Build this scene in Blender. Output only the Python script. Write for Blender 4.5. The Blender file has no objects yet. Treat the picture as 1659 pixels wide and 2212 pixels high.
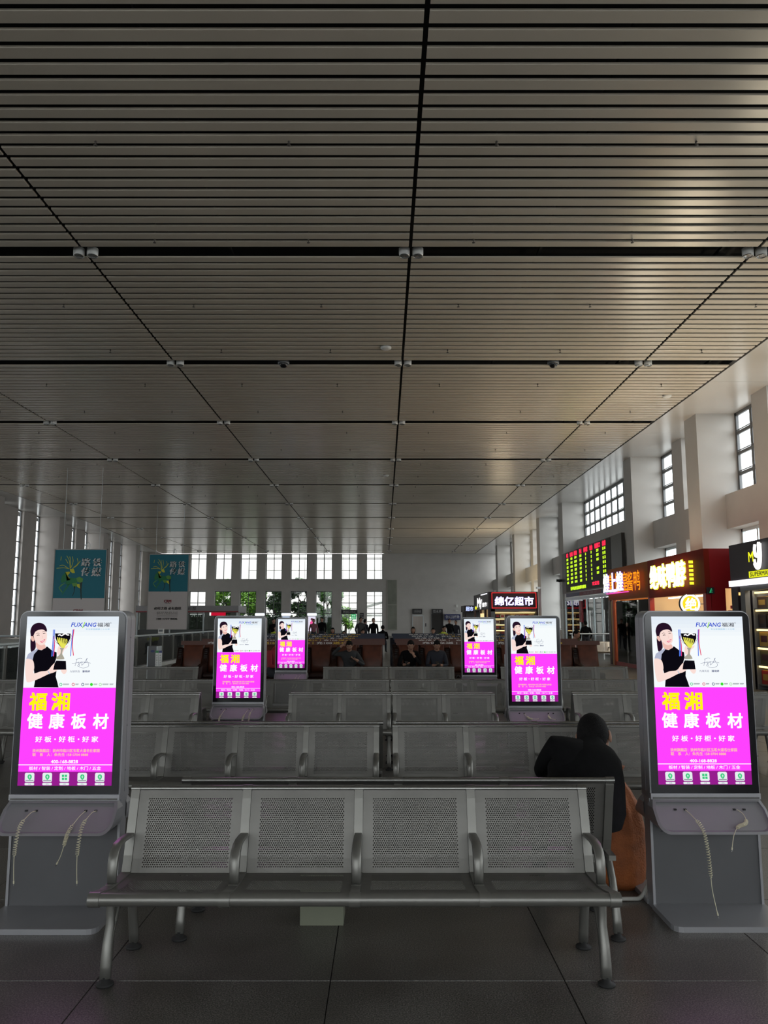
import bpy, math, random
from mathutils import Vector, Matrix, Euler
PI = math.pi
R = math.radians
random.seed(7)
SC = bpy.context.scene
COL = SC.collection

# ------------------------------------------------------------ camera, sky, exposure
cd = bpy.data.cameras.new('camera'); cam = bpy.data.objects.new('camera', cd); COL.objects.link(cam)
cam.location = (0, 0, 1.6); cam.rotation_euler = (R(90 + 7.725), 0, 0)
cd.sensor_fit = 'VERTICAL'; cd.sensor_height = 32.0; cd.sensor_width = 24.0
cd.lens = 1725.0 / 2212.0 * 32.0
cd.clip_start = 0.05; cd.clip_end = 500
SC.camera = cam
SKY = 5.0
w = bpy.data.worlds.new('overcast_sky'); SC.world = w; w.use_nodes = True
bg = w.node_tree.nodes['Background']
bg.inputs[0].default_value = (0.93, 0.965, 1.0, 1); bg.inputs[1].default_value = SKY
vs = SC.view_settings
vs.view_transform = 'Standard'; vs.look = 'None'; vs.exposure = 0.0; vs.gamma = 1.0; vs.use_curve_mapping = False

def portal(loc, rot, sx, sy):
    l = bpy.data.lights.new('window_portal', 'AREA'); l.shape = 'RECTANGLE'; l.size = sx; l.size_y = sy
    l.cycles.is_portal = True
    o = bpy.data.objects.new('window_portal', l); COL.objects.link(o); o.location = loc; o.rotation_euler = rot
def lamp(name, loc, power, size, color=(1, .8, .55), rot=(0, 0, 0), sy=None):
    l = bpy.data.lights.new(name, 'AREA'); l.energy = power; l.color = color
    l.shape = 'RECTANGLE'; l.size = size; l.size_y = sy or size
    o = bpy.data.objects.new(name, l); COL.objects.link(o); o.location = loc; o.rotation_euler = rot
    return o

# ------------------------------------------------------------ materials
MATS = {}
def pm(name, rgb, rough=.5, metal=0., spec=.5, coat=0., noise=None, bump=None, emis=None, es=0.):
    """principled material; noise=(scale, amount) varies the colour, bump=(scale, strength)"""
    if name in MATS: return MATS[name]
    m = bpy.data.materials.new(name); m.use_nodes = True; nt = m.node_tree
    b = nt.nodes['Principled BSDF']
    b.inputs['Base Color'].default_value = (*rgb, 1)
    b.inputs['Roughness'].default_value = rough; b.inputs['Metallic'].default_value = metal
    b.inputs['Specular IOR Level'].default_value = spec; b.inputs['Coat Weight'].default_value = coat
    if emis: b.inputs['Emission Color'].default_value = (*emis, 1); b.inputs['Emission Strength'].default_value = es
    tc = None
    if noise or bump: tc = nt.nodes.new('ShaderNodeTexCoord')
    if noise:
        n = nt.nodes.new('ShaderNodeTexNoise'); n.inputs['Scale'].default_value = noise[0]; n.inputs['Detail'].default_value = 4
        nt.links.new(tc.outputs['Object'], n.inputs['Vector'])
        r = nt.nodes.new('ShaderNodeValToRGB'); a = noise[1]
        r.color_ramp.elements[0].position = .3; r.color_ramp.elements[1].position = .7
        r.color_ramp.elements[0].color = (*[max(0, c * (1 - a)) for c in rgb], 1)
        r.color_ramp.elements[1].color = (*[min(1, c * (1 + a)) for c in rgb], 1)
        nt.links.new(n.outputs['Fac'], r.inputs[0]); nt.links.new(r.outputs[0], b.inputs['Base Color'])
    if bump:
        n = nt.nodes.new('ShaderNodeTexNoise'); n.inputs['Scale'].default_value = bump[0]
        nt.links.new(tc.outputs['Object'], n.inputs['Vector'])
        bp = nt.nodes.new('ShaderNodeBump'); bp.inputs['Strength'].default_value = bump[1]; bp.inputs['Distance'].default_value = .01
        nt.links.new(n.outputs['Fac'], bp.inputs['Height']); nt.links.new(bp.outputs[0], b.inputs['Normal'])
    MATS[name] = m
    return m
def em(name, rgb, s=1.):
    if name in MATS: return MATS[name]
    m = bpy.data.materials.new(name); m.use_nodes = True; nt = m.node_tree; nt.nodes.clear()
    e = nt.nodes.new('ShaderNodeEmission'); e.inputs[0].default_value = (*rgb, 1); e.inputs[1].default_value = s
    o = nt.nodes.new('ShaderNodeOutputMaterial'); nt.links.new(e.outputs[0], o.inputs[0])
    MATS[name] = m
    return m
def srgb(r, g, b):
    f = lambda c: (c / 255 / 12.92) if c / 255 <= .04045 else ((c / 255 + .055) / 1.055) ** 2.4
    return (f(r), f(g), f(b))
def glass(name, tint=(1, 1, 1), refl=.1, rough=.02, cover=0., ccol=(.8, .8, .8)):
    if name in MATS: return MATS[name]
    m = bpy.data.materials.new(name); m.use_nodes = True; nt = m.node_tree; nt.nodes.clear()
    t = nt.nodes.new('ShaderNodeBsdfTransparent'); t.inputs[0].default_value = (*tint, 1)
    g = nt.nodes.new('ShaderNodeBsdfGlossy'); g.inputs['Roughness'].default_value = rough
    mx = nt.nodes.new('ShaderNodeMixShader')
    fr = nt.nodes.new('ShaderNodeFresnel'); fr.inputs[0].default_value = 1.45
    nt.links.new(fr.outputs[0], mx.inputs[0])
    nt.links.new(t.outputs[0], mx.inputs[1]); nt.links.new(g.outputs[0], mx.inputs[2])
    out = mx
    if cover:
        d = nt.nodes.new('ShaderNodeBsdfDiffuse'); d.inputs[0].default_value = (*ccol, 1)
        m2 = nt.nodes.new('ShaderNodeMixShader'); m2.inputs[0].default_value = cover
        nt.links.new(mx.outputs[0], m2.inputs[1]); nt.links.new(d.outputs[0], m2.inputs[2]); out = m2
    o = nt.nodes.new('ShaderNodeOutputMaterial'); nt.links.new(out.outputs[0], o.inputs[0])
    MATS[name] = m
    return m

def granite():
    m = bpy.data.materials.new('granite_floor'); m.use_nodes = True; nt = m.node_tree; b = nt.nodes['Principled BSDF']
    g = nt.nodes.new('ShaderNodeNewGeometry')
    n1 = nt.nodes.new('ShaderNodeTexNoise'); n1.inputs['Scale'].default_value = 150; n1.inputs['Detail'].default_value = 3
    n2 = nt.nodes.new('ShaderNodeTexNoise'); n2.inputs['Scale'].default_value = 2.2; n2.inputs['Detail'].default_value = 5
    n3 = nt.nodes.new('ShaderNodeTexVoronoi'); n3.inputs['Scale'].default_value = 260
    for n in (n1, n2, n3): nt.links.new(g.outputs['Position'], n.inputs['Vector'])
    r = nt.nodes.new('ShaderNodeValToRGB'); e = r.color_ramp.elements
    e[0].position = .36; e[0].color = (.045, .043, .04, 1); e[1].position = .68; e[1].color = (.24, .225, .205, 1)
    el = r.color_ramp.elements.new(.5); el.color = (.115, .108, .098, 1)
    nt.links.new(n1.outputs['Fac'], r.inputs[0])
    mx = nt.nodes.new('ShaderNodeMix'); mx.data_type = 'RGBA'; mx.blend_type = 'MULTIPLY'; mx.inputs[0].default_value = .8
    r2 = nt.nodes.new('ShaderNodeValToRGB'); r2.color_ramp.elements[0].position = .35; r2.color_ramp.elements[0].color = (.62, .6, .58, 1); r2.color_ramp.elements[1].position = .65
    nt.links.new(n2.outputs['Fac'], r2.inputs[0])
    nt.links.new(r.outputs[0], mx.inputs[6]); nt.links.new(r2.outputs[0], mx.inputs[7]); nt.links.new(mx.outputs[2], b.inputs['Base Color'])
    r3 = nt.nodes.new('ShaderNodeMapRange'); r3.inputs[3].default_value = .22; r3.inputs[4].default_value = .42
    nt.links.new(n2.outputs['Fac'], r3.inputs[0]); nt.links.new(r3.outputs[0], b.inputs['Roughness'])
    return m
GRANITE = granite()
GROUT = pm('dark_grout', (.03, .028, .026), .9)
WALL = pm('painted_wall', (.53, .51, .485), .75, noise=(1.3, .04), bump=(60, .05))
WALLR = pm('painted_pier', (.50, .485, .46), .7, noise=(1.1, .04))
SLATM = pm('beige_painted_metal', (.64, .58, .49), .24, 0, .6, noise=(.6, .05))
SOFF = pm('white_metal_soffit', (.6, .585, .56), .2, 0, .5, noise=(.7, .03))
PLENUM = pm('black_plenum', (.006, .006, .006), .95)
STEEL = pm('bench_steel', (.20, .196, .18), .33, .55, .5, noise=(9, .06))
STEELD = pm('bench_perforated_steel', (.168, .163, .150), .40, .45, .5, noise=(7, .08))
CHROME = pm('polished_edge', (.38, .38, .37), .22, .9)
RAIL = pm('back_rail', (.24, .238, .225), .24, .8)
RUBBER = pm('black_rubber', (.012, .012, .012), .7)
SILVER = pm('silver_housing', (.33, .33, .345), .42, .5, .5, noise=(5, .03))
SILVD = pm('grey_housing_panel', (.11, .11, .115), .5, .4, noise=(3, .06))
BEZEL = pm('black_bezel', (.006, .006, .008), .12)
FRAME = pm('grey_window_frame', (.14, .145, .15), .45, .3)
PALEF = pm('pale_aluminium', (.6, .66, .68), .4, .3)
GLASS = glass('window_glass', (.96, .98, .97))
GLASSD = glass('dusky_glass', (.55, .58, .57), cover=.06, ccol=(.3, .31, .3))
CREAM = pm('cream_cable', (.62, .58, .42), .5)
BLACKM = pm('matt_black', (.01, .01, .011), .6)
WHITEP = pm('white_plastic', (.7, .7, .68), .4)

# ------------------------------------------------------------ mesh helpers
class MB:
    def __init__(s): s.v = []; s.f = []; s.m = []; s.mats = []; s.sm = []
    def mi(s, mat):
        if mat not in s.mats: s.mats.append(mat)
        return s.mats.index(mat)
    def add(s, vs, fs, mat, M=None, smooth=False):
        o = len(s.v); k = s.mi(mat)
        if M is not None: vs = [tuple(M @ Vector(v)) for v in vs]
        s.v += [tuple(v) for v in vs]
        for f in fs: s.f.append(tuple(o + i for i in f)); s.m.append(k); s.sm.append(smooth)
        return s
    def box(s, x0, x1, y0, y1, z0, z1, mat, M=None):
        v = [(x, y, z) for x in (x0, x1) for y in (y0, y1) for z in (z0, z1)]
        f = [(0, 1, 3, 2), (4, 6, 7, 5), (0, 4, 5, 1), (2, 3, 7, 6), (0, 2, 6, 4), (1, 5, 7, 3)]
        return s.add(v, f, mat, M)
    def prism(s, poly, a0, a1, axis, mat, M=None, smooth=False):
        """poly of 2-D points; extruded along axis ('x': (y,z), 'y': (x,z), 'z': (x,y))"""
        n = len(poly)
        def P(p, a):
            return {'x': (a, p[0], p[1]), 'y': (p[0], a, p[1]), 'z': (p[0], p[1], a)}[axis]
        v = [P(p, a0) for p in poly] + [P(p, a1) for p in poly]
        s.add(v, [(i, (i + 1) % n, n + (i + 1) % n, n + i) for i in range(n)], mat, M, smooth)
        s.add(v, [tuple(range(n - 1, -1, -1)), tuple(range(n, 2 * n))], mat, M)
        return s
    def tube(s, pts, r, mat, n=8, M=None, cap=True, flat=1.0):
        pts = [Vector(p) for p in pts]; vs = []; fs = []
        up = None
        for i, p in enumerate(pts):
            t = (pts[min(i + 1, len(pts) - 1)] - pts[max(i - 1, 0)]).normalized()
            if up is None:
                up = Vector((0, 0, 1)) if abs(t.z) < .9 else Vector((1, 0, 0))
            sx = t.cross(up)
            if sx.length < 1e-5: sx = t.cross(Vector((1, 0, 0)))
            sx.normalize(); u = sx.cross(t).normalized(); up = u
            rr = r[i] if isinstance(r, (list, tuple)) else r
            for k in range(n):
                a = 2 * PI * k / n
                vs.append(p + sx * math.cos(a) * rr + u * math.sin(a) * rr * flat)
        for i in range(len(pts) - 1):
            for k in range(n):
                a, b = i * n + k, i * n + (k + 1) % n
                fs.append((a, b, b + n, a + n))
        s.add(vs, fs, mat, M, True)
        if cap:
            L = (len(pts) - 1) * n
            s.add(vs, [tuple(range(n - 1, -1, -1)), tuple(range(L, L + n))], mat, M)
        return s
    def lathe(s, prof, mat, n=16, M=None, c=(0, 0, 0)):
        vs = []; fs = []
        for (r, z) in prof:
            for k in range(n):
                a = 2 * PI * k / n; vs.append((c[0] + r * math.cos(a), c[1] + r * math.sin(a), c[2] + z))
        for i in range(len(prof) - 1):
            for k in range(n):
                a, b = i * n + k, i * n + (k + 1) % n
                fs.append((a, b, b + n, a + n))
        return s.add(vs, fs, mat, M, True)
    def ball(s, c, r, mat, n=12, m=8, M=None):
        rx, ry, rz = r if isinstance(r, (tuple, list)) else (r, r, r)
        vs = []; fs = []
        for i in range(m + 1):
            th = PI * i / m
            for k in range(n):
                a = 2 * PI * k / n
                vs.append((c[0] + rx * math.sin(th) * math.cos(a), c[1] + ry * math.sin(th) * math.sin(a), c[2] + rz * math.cos(th)))
        for i in range(m):
            for k in range(n):
                a, b = i * n + k, i * n + (k + 1) % n
                fs.append((a, a + n, b + n, b))
        return s.add(vs, fs, mat, M, True)
    def mesh(s, name):
        me = bpy.data.meshes.new(name); me.from_pydata(s.v, [], s.f)
        for mt in s.mats: me.materials.append(mt)
        me.polygons.foreach_set('material_index', s.m); me.polygons.foreach_set('use_smooth', s.sm)
        me.update()
        return me
def link(name, me, parent=None, loc=None, rot=None):
    o = bpy.data.objects.new(name, me); COL.objects.link(o)
    if parent: o.parent = parent
    if loc: o.location = loc
    if rot: o.rotation_euler = rot
    return o
def obj(name, mb, parent=None, loc=None, rot=None): return link(name, mb.mesh(name), parent, loc, rot)
def tag(o, label=None, cat=None, group=None, kind=None):
    if label: o['label'] = label
    if cat: o['category'] = cat
    if group: o['group'] = group
    if kind: o['kind'] = kind
    return o
def thing(name, label, cat, loc=(0, 0, 0), rotz=0, group=None, kind=None):
    o = bpy.data.objects.new(name, None); COL.objects.link(o); o.location = loc; o.rotation_euler = (0, 0, rotz)
    o.empty_display_size = .1
    return tag(o, label, cat, group, kind)
KIDS = {}
def dup(root, loc, rotz=0, label=None, group=None, skip=()):
    r = root.copy(); COL.objects.link(r); r.location = loc; r.rotation_euler = (0, 0, rotz)
    if label: r['label'] = label
    if group: r['group'] = group
    for ch in [c for c in bpy.data.objects if c.parent == root] if root.name not in KIDS else KIDS[root.name]:
        if ch.name.split('.')[0] in skip: continue
        c = ch.copy(); COL.objects.link(c); c.parent = r
        for g in [x for x in ch.children]:
            d = g.copy(); COL.objects.link(d); d.parent = c
    return r

# lettering: outlines of Blender's built-in font turned into flat or raised meshes
TC = {}
def glyphs(s, bold=0., extr=0.):
    k = (s, bold, extr)
    if k in TC: return TC[k]
    cu = bpy.data.curves.new('lettering', 'FONT'); cu.body = s; cu.offset = bold; cu.extrude = extr; cu.resolution_u = 2
    o = bpy.data.objects.new('lettering', cu); COL.objects.link(o)
    dg = bpy.context.evaluated_depsgraph_get()
    me = bpy.data.meshes.new_from_object(o.evaluated_get(dg))
    v = [tuple(q.co) for q in me.vertices]; f = [tuple(p.vertices) for p in me.polygons]
    bpy.data.objects.remove(o); bpy.data.curves.remove(cu); bpy.data.meshes.remove(me)
    TC[k] = (v, f)
    return v, f
def letter(mb, s, x0, x1, z0, z1, y, mat, bold=0., extr=0., shear=0., M=None, keep=False):
    """writes s into the box x0..x1, z0..z1 on the plane y (read from -y)"""
    if bold and not keep and not extr:
        d = bold * (z1 - z0)
        for k, (a, b) in enumerate(((-1, -1), (1, -1), (-1, 1), (1, 1), (0, 0))):
            letter(mb, s, x0 + a * d, x1 + a * d, z0 + b * d, z1 + b * d, y - k * 2e-5, mat, 0, 0, shear, M)
        return
    v, f = glyphs(s, 0., 0.)
    if not v: return
    ax = min(q[0] for q in v); bx = max(q[0] for q in v); az = min(q[1] for q in v); bz = max(q[1] for q in v)
    kx = (x1 - x0) / max(bx - ax, 1e-6); kz = (z1 - z0) / max(bz - az, 1e-6)
    if keep:
        k = min(kx, kz); x0 += ((x1 - x0) - (bx - ax) * k) / 2; z0 += ((z1 - z0) - (bz - az) * k) / 2; kx = kz = k
    vs = [(x0 + (q[0] - ax) * kx + shear * (q[1] - az) * kz, y, z0 + (q[1] - az) * kz) for q in v]
    if extr:
        n = len(vs); back = [(a, b + extr, c) for a, b, c in vs]
        edges = {}
        for F in f:
            for i in range(len(F)):
                e = (F[i], F[(i + 1) % len(F)]); 
                if (e[1], e[0]) in edges: del edges[(e[1], e[0])]
                else: edges[e] = 1
        mb.add(vs + back, [(a, b, b + n, a + n) for a, b in edges], mat, M)
    mb.add(vs, f, mat, M)

# ------------------------------------------------------------ the setting
HC = 8.6
# floor: recessed joints, tiles proud of them
fl = MB(); fl.box(-26, 14.5, -17, 86, -.12, -.004, GROUT)
floor = obj('floor', fl); tag(floor, kind='structure')
P = 1.05; g = .0022
tile = MB()
e = .0012
hx = P / 2 - g
tile.add([(-hx, -hx, -.003), (hx, -hx, -.003), (hx, hx, -.003), (-hx, hx, -.003),
          (-hx + e, -hx + e, 0), (hx - e, -hx + e, 0), (hx - e, hx - e, 0), (-hx + e, hx - e, 0)],
         [(0, 1, 5, 4), (1, 2, 6, 5), (2, 3, 7, 6), (3, 0, 4, 7), (4, 5, 6, 7)], GRANITE)
tme = tile.mesh('floor_tile')
X0 = -.24 - P / 2
rest = MB(); cells = []
for i in range(-24, 14):
    for j in range(-16, 81):
        x = X0 + i * P; y = 1.2 + j * P
        if x < -25.4 or x > 14 : continue
        cells.append((x, y))
vis = [c for c in cells if 2.3 < c[1] < 17 and abs(c[0]) < .49 * c[1] + .8]
vis.sort(key=lambda c: c[1]); vis = set(vis[:290])
for (x, y) in cells:
    if (x, y) in vis: link('floor_tile', tme, floor, (x, y, 0))
    else:
        rest.add([(x - hx, y - hx, 0), (x + hx, y - hx, 0), (x + hx, y + hx, 0), (x - hx, y + hx, 0)], [(0, 1, 2, 3)], GRANITE)
o = obj('floor_tile', rest, floor); tag(o, kind='stuff')

# ceiling of slats in bays, black gaps between
def ledge(y):                      # left edge of the slatted field: flares towards the far wall
    if y < 47: return -20.8
    if y < 61: return -20.8 - (y - 47) * .043
    return -21.4 - (y - 61) * .0897
SEAM = [-18.8, -11.95, -5.75, .5, 7.1, 9.6]
cm = MB()
cm.box(-26, 12.6, -17, 86, HC + .34, HC + .5, PLENUM)
ceiling = obj('ceiling', cm); tag(ceiling, kind='structure')
def slat_mb(mb, x0, x1, y0, z=HC):
    w_, t = .205, .03
    pr = [(y0, z + t), (y0, z + .008), (y0 + .008, z), (y0 + w_ - .008, z), (y0 + w_, z + .008), (y0 + w_, z + t)]
    mb.prism(pr, x0, x1, 'x', SLATM)
slm = {}
segs = []
for b in range(-5, 11):
    yb = 14.71 + 6.65 * (b)
    for k in range(21):
        y0 = yb + .028 + k * .3
        if y0 > 84.1 or y0 < -16.5: continue
        xs = [ledge(y0)] + SEAM
        for c in range(6): segs.append((y0, c, xs[c] + .032, xs[c + 1] - .032))
near = []
for s_ in segs:
    y0, c, x0, x1 = s_
    if y0 < 7.2: continue
    hw = .49 * (y0 * 1.0 + .94)
    if x0 < hw and x1 > -hw: near.append(s_)
near = near[:292]; ns = set(near)
restm = MB()
for s_ in segs:
    y0, c, x0, x1 = s_
    if s_ in ns:
        if c not in slm:
            q = MB(); slat_mb(q, 0, x1 - x0, 0, 0); slm[c] = q.mesh('ceiling_slat')
        link('ceiling_slat', slm[c], ceiling, (x0, y0, HC))
    else: slat_mb(restm, x0, x1, y0)
o = obj('ceiling_slat', restm, ceiling); tag(o, kind='stuff')
# hangers of the slats above the gaps
hm = MB()
for x in (-19, -16.5, -14, -11.7, -9, -6, -3, .3, 3, 6.5, 9):
    hm.box(x, x + .05, -16, 84, HC + .1, HC + .16, PLENUM)
obj('carrier_rail', hm, ceiling)
# soffits beside the slats
s1 = MB()
for y0, y1 in [(-17 + 6.65 * i, -17 + 6.65 * (i + 1) - .012) for i in range(15)] + [(82.75, 84.4)]:
    s1.box(9.64, 12.2, y0, y1, HC, HC + .1, SOFF)
obj('soffit_panel', s1, ceiling)
def lw(y):                         # left wall line
    return -22.95 if y < 46 else -22.95 - (y - 46) * .048
s2 = MB()
ys = [-17 + 3.3 * i for i in range(31)] + [84.4]
for a, b in zip(ys[:-1], ys[1:]):
    a2, b2 = a, b - .01
    pts = [(lw(a2) - .6, a2), (ledge(a2) - .04, a2), (ledge(b2) - .04, b2), (lw(b2) - .6, b2)]
    s2.prism(pts, HC, HC + .1, 'z', SOFF)
obj('soffit_panel', s2, ceiling)

# windows -------------------------------------------------------
NW = [0]
PANE = {}
def window(P0, ux, W, z0, z1, cols, rows, thick=.06, fm=FRAME, bars=False, parts=True, gl=GLASS, portal_on=True, transoms=None):
    """P0: lower left inner corner, ux: unit vector along the wall (hall side has +y' = normal towards outside)"""
    NW[0] += 1
    win = thing('window_%d' % NW[0], None, None, kind='structure')
    win.location = (P0[0], P0[1], z0); win.rotation_euler = (0, 0, math.atan2(ux[1], ux[0]))
    H = z1 - z0; t = thick
    zs = transoms if transoms else [H * r / rows for r in range(rows + 1)]
    rows = len(zs) - 1
    f = MB()
    f.box(0, t, -.03, .05, 0, H, fm); f.box(W - t, W, -.03, .05, 0, H, fm)
    f.box(0, W, -.03, .05, 0, t, fm); f.box(0, W, -.03, .05, H - t, H, fm)
    for c in range(1, cols): f.box(W * c / cols - t / 2, W * c / cols + t / 2, -.028, .045, t, H - t, fm)
    for r in range(1, rows): f.box(t, W - t, -.026, .04, zs[r] - t / 2, zs[r] + t / 2, fm)
    obj('window_frame', f, win)
    for c in range(cols):
        for r in range(rows):
            pw = W / cols - t * .7; ph = zs[r + 1] - zs[r] - t * .7
            key = (round(pw, 2), round(ph, 2), bars, gl.name)
            if key not in PANE:
                q = MB(); q.add([(0, .01, 0), (pw, .01, 0), (pw, .01, ph), (0, .01, ph)], [(0, 1, 2, 3)], gl)
                if bars:
                    q.box(.02, pw - .02, -.05, -.01, .03, .055, fm); q.box(.02, .05, -.02, .0, 0, ph, fm)
                PANE[key] = q.mesh('pane')
            link('pane', PANE[key], win, (W * c / cols + t * .35, 0, zs[r] + t * .35))
    if portal_on:
        a = math.atan2(ux[1], ux[0])
        cx = P0[0] + ux[0] * W / 2; cy = P0[1] + ux[1] * W / 2
        nx, ny = -math.sin(a), math.cos(a)     # outward
        portal((cx + nx * .12, cy + ny * .12, (z0 + z1) / 2), (R(-90), 0, a), W, H)
    return win

# right wall: piers, spandrels, recessed windows
WX = 11.5
wr = MB()
big = [-13.3, -6.65, 0, 6.65, 13.3, 19.95, 26.6, 33.9, 47.3, 54.4, 65.0, 74.9]
ends = [b + 1.08 for b in big]
wr.box(WX, WX + .6, -17, 84.6, 4.63, 5.79, WALLR)
wr.box(WX, WX + .6, -17, 84.6, 0, 1.0, WALLR)
wr.box(WX, WX + .6, -17, -13.3, 1.0, 4.63, WALLR); wr.box(WX, WX + .6, -17, -13.3, 5.79, HC + .3, WALLR)
wall_right = obj('wall_right', wr); tag(wall_right, kind='structure')
for b in big:
    q = MB(); q.box(10.65, WX + .62, b, b + 1.08, 0, HC, WALLR); obj('pier', q, wall_right)
def small(a, b):
    q = MB(); q.box(WX, WX + .6, a, b, 1.0, 4.63, WALLR); q.box(WX, WX + .6, a, b, 5.79, HC, WALLR); obj('small_pier', q, wall_right)
for k in range(len(big)):
    a = ends[k]; b = big[k + 1] if k + 1 < len(big) else 84.4
    if abs(big[k] - 33.9) < .1:
        q = MB(); q.box(WX, WX + .6, a, b, 5.79, 6.35, WALLR)
        q.box(WX, WX + .6, a, b, 3.0, 4.63, WALLR); obj('panel', q, wall_right)
        window((WX + .5, b, 0), (0, -1), b - a, 6.35, HC, 11, 3, bars=True, thick=.12)
        window((WX + .5, b, 0), (0, -1), b - a, 1.0, 3.0, 10, 1)
        continue
    n = 1 if b - a < 7 else 2
    sw = 1.02
    wgap = (b - a - n * sw) / (n + 1)
    y = a
    for i in range(n + 1):
        det = y > 20
        cols = 2 if det else 1
        window((WX + .5, y + wgap, 0), (0, -1), wgap, 5.79, HC, cols, 4 if det else 1, bars=det, thick=.11)
        window((WX + .5, y + wgap, 0), (0, -1), wgap, 1.0, 4.63, 2 if det else 1, 2 if det else 1, fm=PALEF, thick=.1)
        if i < n: small(y + wgap, y + wgap + sw)
        y += wgap + sw

# far wall
FY = 84.4
fw = MB()
fx = [-22.28 + 2.66 * i for i in range(9)]        # window centres
fw.box(-25.3, 12.1, FY, FY + .5, 4.64, 5.85, WALL)
fw.box(.0, 12.1, FY, FY + .5, 0, 4.64, WALL); fw.box(.0, 12.1, FY, FY + .5, 5.85, HC + .3, WALL)
wall_far = obj('wall_far', fw); tag(wall_far, kind='structure')
edges_ = [-25.3]
for c in fx: edges_ += [c - .86, c + .86]
edges_.append(.0)
for k in range(0, len(edges_), 2):
    q = MB(); q.box(edges_[k], edges_[k + 1], FY, FY + .5, 0, 4.64, WALL); q.box(edges_[k], edges_[k + 1], FY, FY + .5, 5.85, HC, WALL)
    obj('pier', q, wall_far)
for i, c in enumerate(fx):
    window((c - .86, FY + .25, 0), (1, 0), 1.72, 5.85, HC, 2, 2, thick=.07, transoms=[0, 2.2, 2.75])
    window((c - .86, FY + .25, 0), (1, 0), 1.72, .12, 4.64, 2, 2, thick=.07, transoms=[0, 2.2, 3.3, 4.52])
# left wall, slightly splayed beyond 46 m, slit windows and columns
wall_left = thing('wall_left', None, None, kind='structure')
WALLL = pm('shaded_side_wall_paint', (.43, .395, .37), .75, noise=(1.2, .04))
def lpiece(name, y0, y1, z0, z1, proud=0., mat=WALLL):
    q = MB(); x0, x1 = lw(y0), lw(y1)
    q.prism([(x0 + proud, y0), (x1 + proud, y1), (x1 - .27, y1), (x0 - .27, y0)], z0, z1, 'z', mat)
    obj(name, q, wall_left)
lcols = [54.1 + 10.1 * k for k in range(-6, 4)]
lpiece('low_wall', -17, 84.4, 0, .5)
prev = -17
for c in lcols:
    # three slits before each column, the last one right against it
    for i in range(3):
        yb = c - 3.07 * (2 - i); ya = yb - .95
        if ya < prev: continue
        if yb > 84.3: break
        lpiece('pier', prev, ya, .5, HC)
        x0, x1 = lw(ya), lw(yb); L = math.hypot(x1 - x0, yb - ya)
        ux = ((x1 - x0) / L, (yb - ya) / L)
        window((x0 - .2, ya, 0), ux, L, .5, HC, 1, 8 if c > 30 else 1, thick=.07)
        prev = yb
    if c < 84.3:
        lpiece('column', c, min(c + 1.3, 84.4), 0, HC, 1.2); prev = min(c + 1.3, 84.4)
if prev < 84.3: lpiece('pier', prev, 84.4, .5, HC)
# wall behind the camera
wb = MB(); YB = -17
wb.box(-26, 12.2, YB - .4, YB, 0, 1.0, WALL); wb.box(-26, 12.2, YB - .4, YB, 4.63, 5.79, WALL)
wall_back = obj('wall_back', wb); tag(wall_back, kind='structure')
x = -25.5
while x < 11:
    q = MB(); q.box(x, x + 1.0, YB - .4, YB, 1.0, 4.63, WALL); q.box(x, x + 1.0, YB - .4, YB, 5.79, HC + .3, WALL); obj('pier', q, wall_back)
    if x + 3.6 < 12.2:
        window((x + 3.6, YB - .2, 0), (-1, 0), 2.6, 5.79, HC, 1, 1)
        window((x + 3.6, YB - .2, 0), (-1, 0), 2.6, 1.0, 4.63, 1, 1)
    x += 3.6
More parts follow.
